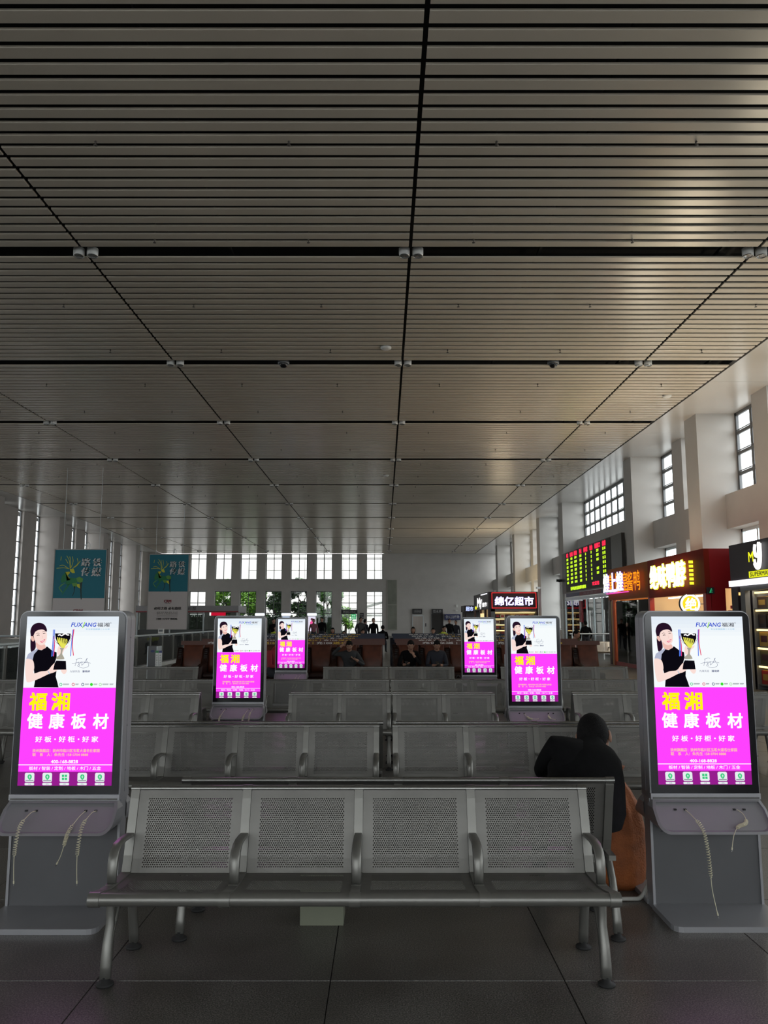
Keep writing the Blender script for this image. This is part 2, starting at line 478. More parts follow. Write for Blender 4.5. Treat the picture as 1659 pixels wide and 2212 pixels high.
# ------------------------------------------------------------ perforated benches
SW = .555
def perforated(x0, x1, y0, y1, pts, mat, mb, pitch=.0107, rr=.0036, border=(.06, .06, .02, .05)):
    """sheet over x0..x1 and a profile (list of (y,z)) with a staggered field of real holes"""
    L = [0]
    for a, b in zip(pts[:-1], pts[1:]): L.append(L[-1] + math.hypot(b[0] - a[0], b[1] - a[1]))
    T = L[-1]
    def W(x, s):
        s = min(max(s, 0), T)
        for i in range(len(L) - 1):
            if s <= L[i + 1] + 1e-9: break
        t = (s - L[i]) / (L[i + 1] - L[i])
        return (x, pts[i][0] + (pts[i + 1][0] - pts[i][0]) * t, pts[i][1] + (pts[i + 1][1] - pts[i][1]) * t)
    bl, br, bb, bt = border
    px = pitch; py = pitch * .9
    nx = int((x1 - x0 - bl - br) / px); ny = int((T - bb - bt) / py)
    fx0 = (x0 + x1) / 2 - nx * px / 2; fx1 = fx0 + nx * px; fy0 = bb; fy1 = bb + ny * py
    vs = []; fs = []
    def quad(a0, a1, c0, c1, n=1):
        for k in range(n):
            s0 = c0 + (c1 - c0) * k / n; s1 = c0 + (c1 - c0) * (k + 1) / n
            o = len(vs); vs.extend([W(a0, s0), W(a1, s0), W(a1, s1), W(a0, s1)]); fs.append((o, o + 1, o + 2, o + 3))
    quad(x0, fx0, 0, T, 6); quad(fx1, x1, 0, T, 6); quad(fx0, fx1, 0, fy0, 2); quad(fx0, fx1, fy1, T, 3)
    for j in range(ny):
        cy = fy0 + (j + .5) * py; sh = px / 2 if j % 2 else 0
        if sh:
            quad(fx0, fx0 + px / 2, cy - py / 2, cy + py / 2); quad(fx1 - px / 2, fx1, cy - py / 2, cy + py / 2)
        for i in range(nx - (1 if sh else 0)):
            cx = fx0 + (i + .5) * px + sh
            o = len(vs)
            for (sx, sy) in ((-1, -1), (1, -1), (1, 1), (-1, 1)): vs.append(W(cx + sx * px / 2, cy + sy * py / 2))
            for k in range(8):
                a = PI / 8 + PI / 4 * k + PI; vs.append(W(cx + rr * math.cos(a), cy + rr * math.sin(a)))
            h = o + 4
            fs.extend([(o, o + 1, h + 2, h + 1), (o + 1, o + 2, h + 4, h + 3), (o + 2, o + 3, h + 6, h + 5), (o + 3, o, h, h + 7),
                       (o, h + 1, h), (o + 1, h + 3, h + 2), (o + 2, h + 5, h + 4), (o + 3, h + 7, h + 6)])
    mb.add(vs, fs, mat, None, True)

# profile of the seat sheet: y from the rolled front edge to the back, z height
seat_prof = [(0.03, .435), (.12, .420), (.26, .405), (.40, .400), (.43, .402)]
back_prof = [(.43, .402), (.455, .47), (.49, .60), (.525, .72), (.54, .765)]
smb = MB(); perforated(.022, SW - .022, 0, 0, seat_prof, STEELD, smb, border=(.04, .04, .05, .02))
smb.tube([(.022, .012, .418), (SW - .022, .012, .418)], .027, STEEL, 14)     # rolled front edge
smb.tube([(.03, .030, .3905), (SW - .03, .030, .3905)], .006, STEEL, 6)
SEATM = smb.mesh('seat')
bmb = MB(); perforated(.022, SW - .022, 0, 0, back_prof, STEELD, bmb, border=(.046, .046, .022, .032))
bmb.tube([(.022, .551, .768), (SW - .022, .551, .768)], .0145, RAIL, 10)
BACKM = bmb.mesh('backrest')
# solid seat/back for far rows where the holes are under a pixel: same sheets, wider spaced holes
smb = MB(); perforated(.022, SW - .022, 0, 0, seat_prof, STEELD, smb, pitch=.03, rr=.009, border=(.05, .05, .03, .03))
smb.tube([(.022, .012, .418), (SW - .022, .012, .418)], .027, STEEL, 10)
SEATF = smb.mesh('seat')
# side frame between seats: flat bar under the sheets, from front roll up the back
def bracket(wd=.042):
    q = MB()
    pr = [(y, z) for y, z in seat_prof] + [(y, z) for y, z in back_prof[1:]]
    vs = []; n = len(pr)
    up = [(y - .004, z + .006) for y, z in pr]; dn = [(y + .012, z - .022) for y, z in pr]
    up[0] = (.02, .446); 
    poly = up + dn[::-1]
    for sx in (-wd / 2, wd / 2): vs += [(sx, y, z) for y, z in poly]
    m = len(poly); fs = [(i, (i + 1) % m, m + (i + 1) % m, m + i) for i in range(m)]
    for i in range(n - 1):
        a, b = i, i + 1; c, d = m - 1 - i, m - 2 - i
        fs.append((a, c, d, b)); fs.append((m + a, m + b, m + d, m + c))
    q.add(vs, fs, STEEL)
    q.tube([(-wd / 2 - .003, .012, .418), (wd / 2 + .003, .012, .418)], .031, STEEL, 14)
    q.tube([(-wd / 2 - .002, .55, .768), (wd / 2 + .002, .55, .768)], .0175, RAIL, 10)
    return q.mesh('side_bracket')
BRK = bracket()
def armrest():
    q = MB()
    c = [(.49, .566), (.43, .572), (.34, .576), (.28, .570), (.243, .548), (.225, .512), (.219, .46), (.222, .412)]
    ww = [.020, .021, .022, .023, .024, .024, .023, .021]
    vs = []; fs = []
    for i, (y, z) in enumerate(c):
        a = c[max(i - 1, 0)]; b = c[min(i + 1, len(c) - 1)]
        ty, tz = b[0] - a[0], b[1] - a[1]; l = math.hypot(ty, tz); ny, nz = tz / l, -ty / l
        h = .0065; wd = ww[i]
        for (sx, sn) in ((-1, -1), (-.8, 1), (.8, 1), (1, -1)):
            vs.append((sx * wd, y + ny * h * sn, z + nz * h * sn))
    for i in range(len(c) - 1):
        for k in range(4):
            a, b = i * 4 + k, i * 4 + (k + 1) % 4
            fs.append((a, b, b + 4, a + 4))
    fs += [(3, 2, 1, 0), tuple(range(len(vs) - 4, len(vs)))]
    q.add(vs, fs, STEEL, None, True)
    q.box(-.022, .022, .205, .245, .402, .418, STEEL)
    return q.mesh('armrest')
ARM = armrest()
def legframe():
    q = MB()
    def blade(cl, ws, wx):
        """flat tapered blade in the y-z plane: centre line, half width in plane, half width across"""
        vs = []; fs = []
        for i, (y, z) in enumerate(cl):
            p = cl[max(i - 1, 0)]; n_ = cl[min(i + 1, len(cl) - 1)]; ty, tz = n_[0] - p[0], n_[1] - p[1]; l = math.hypot(ty, tz); ny, nz = tz / l, -ty / l
            w_ = ws[i]; x_ = wx[i]
            for a_ in range(8):
                t = PI / 8 + a_ * PI / 4; c_, s_ = math.cos(t), math.sin(t)
                c_ = math.copysign(abs(c_) ** .6, c_); s_ = math.copysign(abs(s_) ** .6, s_)
                vs.append((x_ * c_, y + ny * w_ * s_, z + nz * w_ * s_))
        for i in range(len(cl) - 1):
            for k in range(8): a, b = i * 8 + k, i * 8 + (k + 1) % 8; fs.append((a, b, b + 8, a + 8))
        fs += [tuple(range(7, -1, -1)), tuple(range(len(vs) - 8, len(vs)))]
        q.add(vs, fs, STEEL, None, True)
    blade([(.192, .03), (.197, .08), (.212, .16), (.232, .24), (.222, .32), (.215, .385)], [.019, .022, .030, .017, .013, .013], [.024, .024, .022, .019, .018, .018])
    blade([(.200, .13), (.232, .21), (.29, .28), (.36, .335), (.43, .372)], [.014, .018, .016, .015, .018], [.022, .021, .019, .018, .018])
    blade([(.602, .03), (.59, .09), (.566, .18), (.53, .27), (.47, .35), (.43, .375)], [.018, .020, .024, .022, .020, .018], [.023, .022, .020, .018, .018, .018])
    q.prism([(.19, .375), (.55, .365), (.55, .39), (.19, .402)], -.018, .018, 'x', STEEL)
    return q.mesh('leg_frame')
LEG = legframe()
q = MB(); q.lathe([(0, 0), (.037, 0), (.039, .006), (.036, .012), (.020, .017), (.018, .04), (0, .04)], RUBBER, 14); FOOT = q.mesh('foot_pad')
BEAM = {}
def bench(x0, n, yr, label, face=1, far=False, rear_rail=True):
    """x0 = left end seen from its own front; yr = front roll; face 1 looks at the camera, -1 away"""
    W_ = n * SW
    if face == 1: loc = (x0, yr, 0); rz = 0
    else: loc = (x0 + W_, yr, 0); rz = PI
    b = thing('airport_bench', label, 'bench', loc, rz, 'rows of perforated steel benches in the waiting hall')
    if n not in BEAM:
        q = MB(); q.box(.02, W_ - .02, .40, .47, .335, .375, STEEL); BEAM[n] = q.mesh('beam')
    link('beam', BEAM[n], b)
    for i in range(n):
        link('seat', SEATF if far else SEATM, b, (i * SW, 0, 0))
        link('backrest', BACKM, b, (i * SW, 0, 0))
    for i in range(n + 1):
        link('side_bracket', BRK, b, (i * SW, 0, 0))
        link('armrest', ARM, b, (i * SW, 0, 0))
    for x in ((0.0, W_) if n > 1 else (0.0, W_)):
        l = link('leg_frame', LEG, b, (x, 0, 0))
        for y in (.192, .602): link('foot_pad', FOOT, l, (0, y, 0))
    return b
bench(-1.235, 4, 3.59, 'nearest steel bench facing the camera, four perforated seats, in the foreground')
bench(-1.035, 4, 4.895, 'steel bench facing away behind the nearest one, with the man in black on it', -1)
bench(-2.28, 4, 5.96, 'left bench of the second row, facing the camera behind the nearest bench')
bench(.09, 4, 5.96, 'right bench of the second row, beyond the man in black')
bench(-2.25, 4, 7.255, 'steel bench facing away, backed onto the left bench of the second row', -1)
bench(.12, 4, 7.255, 'steel bench facing away, backed onto the right bench of the second row', -1)
bench(-4.33, 4, 8.70, 'steel bench of the third row ending just left of the second screen kiosk')
bench(-1.055, 2, 8.70, 'two-seat steel bench of the third row, right of the left second kiosk')
bench(.12, 2, 8.70, 'two-seat steel bench of the third row, left of the right second kiosk')
bench(2.16, 4, 8.70, 'steel bench of the third row, beyond the head of the seated man')
bench(-4.36, 4, 9.995, 'steel bench facing away behind the left end of the third row', -1)
bench(-1.05, 2, 9.995, 'two-seat steel bench facing away behind the left central third row bench', -1)
bench(.12, 2, 9.995, 'two-seat steel bench facing away behind the right central third row bench', -1)
bench(2.19, 4, 9.995, 'steel bench facing away behind the right end of the third row', -1)
bench(-6.75, 4, 10.86, 'steel bench of the fourth row at its far left, seen beside the nearest left kiosk', 1, True)
bench(-4.46, 4, 10.86, 'steel bench of the fourth row, passing behind the left second kiosk', 1, True)
bench(-2.17, 4, 10.86, 'steel bench of the fourth row, just left of the central gap', 1, True)
bench(.12, 4, 10.86, 'steel bench of the fourth row, just right of the central gap', 1, True)
bench(2.41, 4, 10.86, 'steel bench of the fourth row at its right end', 1, True)
bench(-5.55, 4, 13.95, 'steel bench of the fifth row at the left, in front of the brown massage chairs', 1, True)
bench(-1.06, 2, 13.95, 'two-seat steel bench of the fifth row, below the man with a hand on his head', 1, True)
bench(.12, 2, 13.95, 'two-seat steel bench of the fifth row, below the two men in dark jackets', 1, True)
bench(2.10, 4, 13.95, 'steel bench of the fifth row at the right, in front of the brown chairs', 1, True)
bench(8.15, 4, 30.9, 'lone steel bench by the glass front under the departures board', 1, True)

# ------------------------------------------------------------ advertising and charging kiosks
SX0, SX1, SZ0, SZ1 = -.2645, .2645, .68, 1.622
def uv(x, y):        # layout of the poster on the screen, in its own grid
    xl = 310 - .0571 * (y - 165); wd = 1035 + .0156 * (y - 165)
    return SX0 + (x - xl) / wd * (SX1 - SX0), SZ1 - (y - 165) / 1923 * (SZ1 - SZ0)
A = MB()
def E_(name, r, g_, b, s=1.): return em('screen_' + name, srgb(r, g_, b), s)
def poly(pts, mat, lay):
    v = [(uv(x, y)[0], -.0012 - lay * .0005, uv(x, y)[1]) for x, y in pts]
    A.add(v, [tuple(range(len(v)))], mat)
def rect(x0, y0, x1, y1, mat, lay): poly([(x0, y0), (x1, y0), (x1, y1), (x0, y1)], mat, lay)
def curve(pts, n=5, closed=True):
    P_ = [Vector(p) for p in pts]; out = []; N = len(P_)
    for i in range(N if closed else N - 1):
        a, b, c, d = (P_[(i - 1) % N], P_[i], P_[(i + 1) % N], P_[(i + 2) % N]) if closed else (P_[max(i - 1, 0)], P_[i], P_[i + 1], P_[min(i + 2, N - 1)])
        for k in range(n):
            t = k / n
            out.append(tuple(.5 * ((2 * b) + (-a + c) * t + (2 * a - 5 * b + 4 * c - d) * t * t + (-a + 3 * b - 3 * c + d) * t ** 3)))
    if not closed: out.append(tuple(P_[-1]))
    return out
def blob(pts, mat, lay): poly(curve(pts), mat, lay)
def stroke(pts, wd, mat, lay, cl=False):
    pts = curve(pts, 6, False); L = []; Rr = []
    for i, p in enumerate(pts):
        a = pts[max(i - 1, 0)]; b = pts[min(i + 1, len(pts) - 1)]
        tx, ty = b[0] - a[0], b[1] - a[1]; l = math.hypot(tx, ty) or 1
        L.append((p[0] - ty / l * wd / 2, p[1] + tx / l * wd / 2)); Rr.append((p[0] + ty / l * wd / 2, p[1] - tx / l * wd / 2))
    for i in range(len(pts) - 1): poly([L[i], L[i + 1], Rr[i + 1], Rr[i]], mat, lay)
def ltr(s, x0, y0, x1, y1, mat, bold=.0, lay=6, shear=0.):
    a = uv(x0, y1); b = uv(x1, y0); a2 = uv(x0, y0); b2 = uv(x1, y1)
    letter(A, s, (a[0] + a2[0]) / 2, (b[0] + b2[0]) / 2, a[1], b[1], -.0012 - lay * .0005, mat, bold, 0, shear)
bgw = E_('white', 240, 247, 252); mag = E_('magenta', 255, 66, 255); pur = E_('purple', 150, 30, 142); whi = E_('text_white', 255, 255, 255)
yel = E_('yellow', 255, 246, 20); blk = E_('black', 12, 10, 18); skin = E_('skin', 250, 222, 214); skd = E_('skin_shade', 238, 190, 178)
gre = E_('green', 60, 205, 130); lgr = E_('lace', 176, 182, 205); blu = E_('blue', 30, 70, 205); ora = E_('orange', 255, 205, 150)
grw = E_('icon_white', 232, 238, 240); gold = E_('gold', 232, 228, 90); sil = E_('silver', 170, 165, 150); red = E_('red', 225, 40, 95)
rbl = E_('ribbon_blue', 80, 120, 230); lbl = E_('light_blue', 120, 185, 225); ink = E_('ink', 70, 80, 125); hr2 = E_('hair', 38, 18, 38); pnk = E_('lips', 232, 90, 120)
gy = E_('grey', 150, 160, 165)
def band(y0, y1, mat, lay):
    a = SZ1 - (y0 - 165) / 1923 * (SZ1 - SZ0); b = SZ1 - (y1 - 165) / 1923 * (SZ1 - SZ0); y = -.0012 - lay * .0005
    A.add([(SX0, y, b), (SX1, y, b), (SX1, y, a), (SX0, y, a)], [(0, 1, 2, 3)], mat)
for k in range(6):     # the advert's own soft blue wash at its top
    c = (226 + k * 4, 236 + k * 3, 246 + k * 1.4); y0 = 165 + k * 45
    band(y0, y0 + 45 if k < 5 else 987, E_('wash%d' % k, *c), 0)
band(987, 1933, mag, 1)
band(1933, 2088, pur, 1)
# woman with a trophy
blob([(345, 330), (372, 268), (425, 240), (485, 248), (520, 285), (530, 335), (480, 320), (420, 330), (392, 400), (405, 480), (400, 540), (352, 572), (345, 450), (350, 400)], hr2, 2)
blob([(382, 345), (425, 300), (490, 312), (528, 350), (532, 400), (526, 448), (506, 484), (480, 500), (448, 496), (414, 466), (388, 425)], skin, 3)
blob([(350, 402), (372, 395), (390, 440), (374, 456), (354, 432)], skd, 4)
blob([(410, 455), (470, 495), (508, 490), (516, 532), (470, 553), (418, 535)], skd, 2.5)
blob([(372, 330), (400, 285), (450, 262), (505, 290), (530, 345), (490, 318), (440, 322), (400, 345), (380, 385)], hr2, 4)
stroke([(420, 388), (435, 380), (450, 384)], 7, blk, 5); stroke([(488, 366), (500, 358), (514, 362)], 7, blk, 5)
stroke([(412, 366), (430, 356), (450, 362)], 4, hr2, 5); stroke([(482, 346), (500, 338), (516, 344)], 4, hr2, 5)
stroke([(478, 388), (486, 410), (474, 418)], 3, skd, 5)
blob([(458, 452), (480, 446), (512, 428), (505, 450), (485, 466), (468, 466)], pnk, 5); blob([(464, 453), (484, 450), (504, 438), (498, 450), (482, 458)], whi, 5.5)
poly([(420, 545), (470, 557), (516, 532), (532, 512), (590, 560), (642, 582), (642, 640), (600, 760), (640, 800), (632, 860), (652, 930), (664, 984), (385, 982), (400, 900), (385, 780), (375, 680), (350, 640), (370, 590)], blk, 3)
poly([(432, 536), (380, 562), (320, 600), (298, 655), (372, 670), (386, 605), (428, 556)], lgr, 4)
blob([(300, 660), (372, 672), (390, 750), (384, 822), (460, 802), (538, 790), (588, 735), (622, 703), (626, 728), (608, 768), (652, 786), (602, 816), (550, 832), (430, 890), (320, 926), (296, 880), (288, 760)], skin, 4)
stroke([(546, 795), (556, 815), (562, 832)], 5, lbl, 5)
blob([(690, 785), (755, 780), (746, 820), (718, 830)], skin, 3)
blob([(650, 560), (660, 520), (690, 490), (720, 520), (768, 502), (755, 532), (728, 552), (700, 610), (655, 605)], skin, 3)
poly([(625, 362), (800, 365), (797, 420), (770, 472), (730, 522), (690, 520), (655, 480), (632, 420)], blk, 5)
for k in range(6):
    x = 648 + k * 20
    poly([(x, 405 + k * 4), (x + 12, 408 + k * 4), (x + 18, 440 + k * 3), (712 + k * 4, 530), (700 + k * 3, 530), (x + 6, 460)], gold, 6)
stroke([(658, 385), (680, 378), (700, 388), (725, 372), (745, 366), (765, 380), (785, 380)], 14, whi, 6)
blob([(680, 530), (726, 530), (712, 560), (706, 600), (726, 640), (722, 660), (642, 660), (642, 638), (680, 605), (690, 560)], sil, 5)
poly([(640, 676), (748, 680), (752, 780), (604, 782), (622, 705)], blk, 6)
for a, m_ in (((606, 318, 600, 470, 586, 630), rbl), ((620, 318, 612, 480, 600, 625), rbl), ((612, 400, 618, 500, 608, 628), red), ((828, 318, 812, 470, 800, 626), rbl), ((838, 312, 822, 470, 832, 618), red)):
    stroke([(a[0], a[1]), (a[2], a[3]), (a[4], a[5])], 9, m_, 5)
stroke([(808, 380), (812, 420), (770, 480)], 5, sil, 5); stroke([(618, 380), (608, 420), (650, 480)], 5, sil, 5)
for s_ in ([(815, 712), (880, 700), (960, 694), (1028, 706)], [(860, 665), (905, 650), (930, 655)], [(872, 660), (862, 700), (850, 740)], [(890, 690), (900, 740), (880, 735), (930, 690), (925, 730), (960, 700)], [(955, 705), (990, 650), (975, 670), (990, 690), (960, 700)], [(1000, 705), (1003, 740), (950, 762), (900, 752)]):
    stroke(s_, 3.2, ink, 6)
ltr('FUX', 807, 238, 930, 285, blu, .02, shear=.18); ltr('ANG', 948, 238, 1085, 285, blu, .02, shear=.18)
stroke([(935, 300), (950, 262), (962, 232)], 9, E_('lime', 150, 220, 40), 7)
ltr('福湘', 1102, 238, 1238, 285, E_('dark_text', 60, 60, 70), .01)
ltr('®', 1246, 232, 1262, 248, E_('dark_text', 60, 60, 70))
ltr('专注家居健康二十七年', 970, 304, 1242, 324, lbl)
ltr('九球天后', 792, 788, 905, 812, ink); ltr('潘晓婷', 932, 788, 1018, 812, ink, .02)
for x, m_, w2 in ((690, gre, 70), (830, red, 38), (938, ink, 46), (1036, E_('bright_green', 60, 220, 50), 44), (1136, E_('pale_green', 170, 225, 160), 70)):
    blob([(x + 17 * math.cos(t * PI / 4), 950 + 17 * math.sin(t * PI / 4)) for t in range(8)], m_, 4)
    if m_ is not MATS['screen_bright_green']: blob([(x + 11 * math.cos(t * PI / 4), 950 + 11 * math.sin(t * PI / 4)) for t in range(8)], bgw, 5)
    rect(x + 24, 940, x + 24 + w2, 947, gy, 4); rect(x + 24, 952, x + 20 + w2, 957, gy, 4)
rect(1240, 940, 1285, 947, gy, 4); rect(1240, 952, 1280, 957, gy, 4)
for s_, a in (('福', (340, 1047, 528, 1240)), ('湘', (592, 1047, 788, 1240))): ltr(s_, *a, yel, .035)
for s_, a in (('健', (316, 1280, 484, 1446)), ('康', (562, 1280, 728, 1448)), ('板', (812, 1283, 974, 1448)), ('材', (1058, 1285, 1226, 1450))): ltr(s_, *a, whi, .03)
ltr('好 板・好 柜・好 家', 406, 1536, 1114, 1602, whi, .02)
ltr('抚州旗舰店：抚州市临川区玉茗大道名仕家园', 374, 1678, 1130, 1716, ora, .015)
ltr('联　系　人：朱先生 158 0704 0888', 372, 1724, 1000, 1760, ora, .015)
ltr('400-168-8828', 582, 1803, 886, 1838, whi, .03)
band(1851, 1860, whi, 6)
ltr('板材 / 智装 / 定制 / 地板 / 木门 / 五金', 334, 1872, 1146, 1914, whi, .01)
for i, x in enumerate((341, 541, 735, 936, 1134)):
    c = 12
    poly([(x - 54 + c, 1944), (x + 54 - c, 1944), (x + 54, 1956), (x + 51, 2036), (x + 42, 2046), (x - 46, 2046), (x - 56, 2036), (x - 54, 1956)], grw, 4)
    poly([(x - 50, 2056), (x + 46, 2056), (x + 53, 2068), (x + 46, 2082), (x - 52, 2082), (x - 60, 2068)], grw, 4)
    ltr('分类' if i == 2 else '充电', x - 18, 2062, x + 14, 2076, ink)
    if i == 2:
        for a in (-30, 3):
            for b in (1965, 1998): rect(x + a, b, x + a + 26, b + 26, gre, 5)
    else:
        blob([(x - 24, 1988), (x - 14, 1966), (x + 8, 1962), (x + 24, 1978), (x + 22, 2000), (x + 4, 2022), (x - 14, 2012)], gre, 5)
        poly([(x + 4, 1970), (x - 10, 1992), (x, 1992), (x - 4, 2010), (x + 12, 1986), (x + 2, 1986)], grw, 6)
        rect(x - 46, 2024, x + 44, 2036, gy, 5)
def rrect(x0, x1, z0, z1, r, rb=0., n=7):
    pts = []
    for cx, cz, a0, rr in ((x1 - r, z1 - r, 0, r), (x0 + r, z1 - r, 90, r)):
        pts += [(cx + rr * math.cos(R(a0 + 90 * k / n)), cz + rr * math.sin(R(a0 + 90 * k / n))) for k in range(n + 1)]
    if rb:
        for cx, cz, a0 in ((x0 + rb, z0 + rb, 180), (x1 - rb, z0 + rb, 270)):
            pts += [(cx + rb * math.cos(R(a0 + 90 * k / n)), cz + rb * math.sin(R(a0 + 90 * k / n))) for k in range(n + 1)]
    else: pts += [(x0, z0), (x1, z0)]
    return pts
def coil(path, rc=.0085, turns=14, c0=.25, c1=.8):
    """a cable that is plain at both ends and coiled between c0 and c1 of its path"""
    pts = [Vector(p) for p in curve(path, 12, False)]; out = []; n = len(pts)
    dense = []
    for i in range(n - 1):
        for k in range(14): dense.append(pts[i].lerp(pts[i + 1], k / 14))
    N = len(dense); ph = 0
    for i, p in enumerate(dense):
        t = i / N
        if c0 < t < c1:
            d = (dense[min(i + 1, N - 1)] - dense[max(i - 1, 0)]).normalized()
            a = d.cross(Vector((0, 1, .2))).normalized(); b = d.cross(a)
            ang = 2 * PI * turns * (t - c0) / (c1 - c0); e_ = min(1, (t - c0) * 30, (c1 - t) * 30)
            p = p + (a * math.cos(ang) + b * math.sin(ang)) * rc * e_
        out.append(p)
    return out
KP = {}
def kiosk_parts():
    k = {}
    q = MB()
    q.prism(rrect(-.31, .31, .625, 1.655, .05), .012, .082, 'y', SILVER)
    q.prism(rrect(-.31, .31, .625, 1.655, .05), .088, .16, 'y', SILVER)
    q.prism(rrect(-.300, .300, .63, 1.645, .045), .080, .090, 'y', SILVD)
    q.prism([(-.31, .60), (.31, .60), (.31, .632), (-.31, .632)], .0, .17, 'y', SILVER)
    for z in (.75, 1.0, 1.25, 1.5): q.tube([(.308, .085, z), (.3115, .085, z)], .004, BLACKM, 6)
    k['housing'] = q.mesh('housing')
    q = MB(); q.prism(rrect(-.302, .302, .634, 1.648, .044), .0, .013, 'y', BEZEL); k['bezel'] = q.mesh('bezel')
    q = MB(); q.prism(rrect(-.302, .302, .634, 1.648, .044), .159, .170, 'y', BEZEL); k['rear_bezel'] = q.mesh('rear_bezel')
    q = MB(); q.box(SX0, SX1, -.0009, .002, SZ0, SZ1, blk); k['screen'] = q.mesh('screen')
    k['advert_picture'] = A.mesh('advert_picture')
    q = MB()
    q.box(-.298, .298, .045, .125, .02, .61, SILVD)
    for i in range(8): q.box(-.25 + i * .066, -.225 + i * .066, .0435, .05, .415, .419, BLACKM)
    q.box(-.31, -.296, .035, .135, .0, .62, SILVER); q.box(.296, .31, .035, .135, .0, .62, SILVER)
    k['pedestal'] = q.mesh('pedestal')
    def tray(s):
        q = MB()
        def ys(z): return -.16 * (.60 - z) / .15
        out = [(-.302, .60), (.302, .60), (.316, .56)]
        out += [(.316 - .055 + .055 * math.cos(R(-a)), .45 + .055 + .055 * math.sin(R(-a))) for a in (0, 18, 36, 54, 72, 90)]
        out += [(-.316 + .055 - .055 * math.sin(R(a)), .45 + .055 - .055 * math.cos(R(a))) for a in (0, 18, 36, 54, 72, 90)]
        out += [(-.316, .56)]
        fr = [(x, ys(z), z) for x, z in out]; bk = [(x, .05, min(z, .60)) for x, z in out]
        n = len(out)
        def inset(p, d):
            cx, cz = 0, .53
            x, z = p; return (x * (1 - d * 1.0), cz + (z - cz) * (1 - d * 3.2))
        i1 = [inset(p, .045) for p in out]; i2 = [inset(p, .055) for p in out]
        f1 = [(x, ys(z) - .004, z) for x, z in i1]
        f2 = [(x, ys(z) + .016, z) for x, z in i2]
        for a, b in ((bk, fr), (fr, f1), (f1, f2)):
            q.add(a + b, [(i, n + i, n + (i + 1) % n, (i + 1) % n) for i in range(n)], SILVER)
        q.add(f2, [tuple(range(n))], SILVER)
        for (x, z) in ((-.19, .553), (-.135, .553), (.14, .553), (.195, .553)):
            q.box(x - .007, x + .007, ys(z) + .008, ys(z) + .02, z - .004, z + .004, BLACKM)
        q.add([(-.30, ys(.603) - .006, .603), (.30, ys(.603) - .006, .603), (.30, -.004, .612), (-.30, -.004, .612)], [(0, 1, 2, 3)], CHROME)
        if s < 0: q.v = [(x, .17 - y, z) for x, y, z in q.v]
        return q.mesh('charging_tray')
    k['charging_tray'] = tray(1); k['rear_tray'] = tray(-1)
    def foot(s):
        q = MB(); r = .05
        pts = [(-.315, .045), (.315, .045)] + [(.315 - r + r * math.cos(R(-a)), -.30 + r + r * math.sin(R(-a))) for a in (0, 30, 60, 90)] + [(-.315 + r - r * math.sin(R(a)), -.30 + r - r * math.cos(R(a))) for a in (0, 30, 60, 90)]
        if s < 0: pts = [(x, .17 - y) for x, y in pts][::-1]
        q.prism(pts, 0, .028, 'z', SILVER)
        return q.mesh('base_plate')
    k['base_plate'] = foot(1); k['rear_base_plate'] = foot(-1)
    return k
KP = kiosk_parts()
def ys_(z): return -.16 * (.60 - z) / .15
CABS = {
 'drop': lambda x: [(x, ys_(.553) + .01, .553), (x - .015, ys_(.55) - .03, .548), (x - .03, -.165, .50), (x - .038, -.19, .40), (x - .04, -.19, .32), (x - .035, -.19, .23)],
 'side': lambda x: [(x, ys_(.553) + .01, .553), (x - .02, ys_(.54) - .02, .53), (x - .05, -.14, .47), (x - .052, -.185, .42), (x - .07, -.18, .36), (x - .09, -.17, .32)],
 'long': lambda x: [(x, ys_(.553) + .01, .553), (x + .02, ys_(.53) - .01, .53), (x + .048, -.155, .48), (x + .058, -.185, .38), (x + .066, -.185, .26), (x + .07, -.19, .17), (x + .09, -.19, .06)],
 'lay': lambda x: [(x, ys_(.553) + .01, .553), (x + .018, ys_(.54) - .015, .535), (x + .012, ys_(.51) - .02, .50), (x - .04, ys_(.49) - .02, .485), (x - .075, -.16, .45), (x - .10, -.185, .39)],
 'flat': lambda x: [(x, ys_(.553) + .01, .553), (x + .015, ys_(.54) - .012, .53), (x + .05, ys_(.51) - .012, .505), (x + .10, ys_(.505) - .012, .50), (x + .14, ys_(.505) - .012, .50)],
 'knot': lambda x: [(x, ys_(.553) + .01, .553), (x - .02, ys_(.53) - .012, .53), (x + .0, ys_(.51) - .012, .505), (x + .04, ys_(.50) - .012, .495)],
}
CM = {}
def kiosk(x, y, label, cables):
    t = thing('charging_kiosk', label, 'kiosk', (x, y, 0), 0, 'advertising kiosks with charging cables')
    for n_ in ('housing', 'bezel', 'rear_bezel', 'pedestal', 'charging_tray', 'rear_tray', 'base_plate', 'rear_base_plate'):
        link(n_.replace('rear_tray', 'charging_tray').replace('rear_base', 'base').replace('rear_bezel', 'bezel'), KP[n_], t)
    s = link('screen', KP['screen'], t); a = link('advert_picture', KP['advert_picture'], s)
    for kind, cx in cables:
        if (kind, cx) not in CM:
            q = MB(); p = coil(CABS[kind](cx), turns=26 if kind in ('long',) else 16, c0=.3 if kind != 'long' else .22, c1=.72 if kind in ('drop', 'long') else .66)
            q.tube(p, .0022, CREAM, 5)
            e1, e2 = p[-1], p[-3]; d = (e1 - e2).normalized()
            q.tube([e1, e1 + d * .014], .004, CREAM, 6); q.tube([e1 + d * .014, e1 + d * .026], .0028, CHROME, 6)
            CM[(kind, cx)] = q.mesh('coiled_cable')
        link('coiled_cable', CM[(kind, cx)], t)
    return t
kiosk(-1.794, 4.65, 'nearest left kiosk with lit pink advert screen, three coiled cables on its tray', (('drop', -.135), ('side', .14), ('drop', .20)))
kiosk(1.816, 4.68, 'nearest right kiosk with lit pink advert screen, beside the orange sack', (('long', -.135), ('lay', .155)))
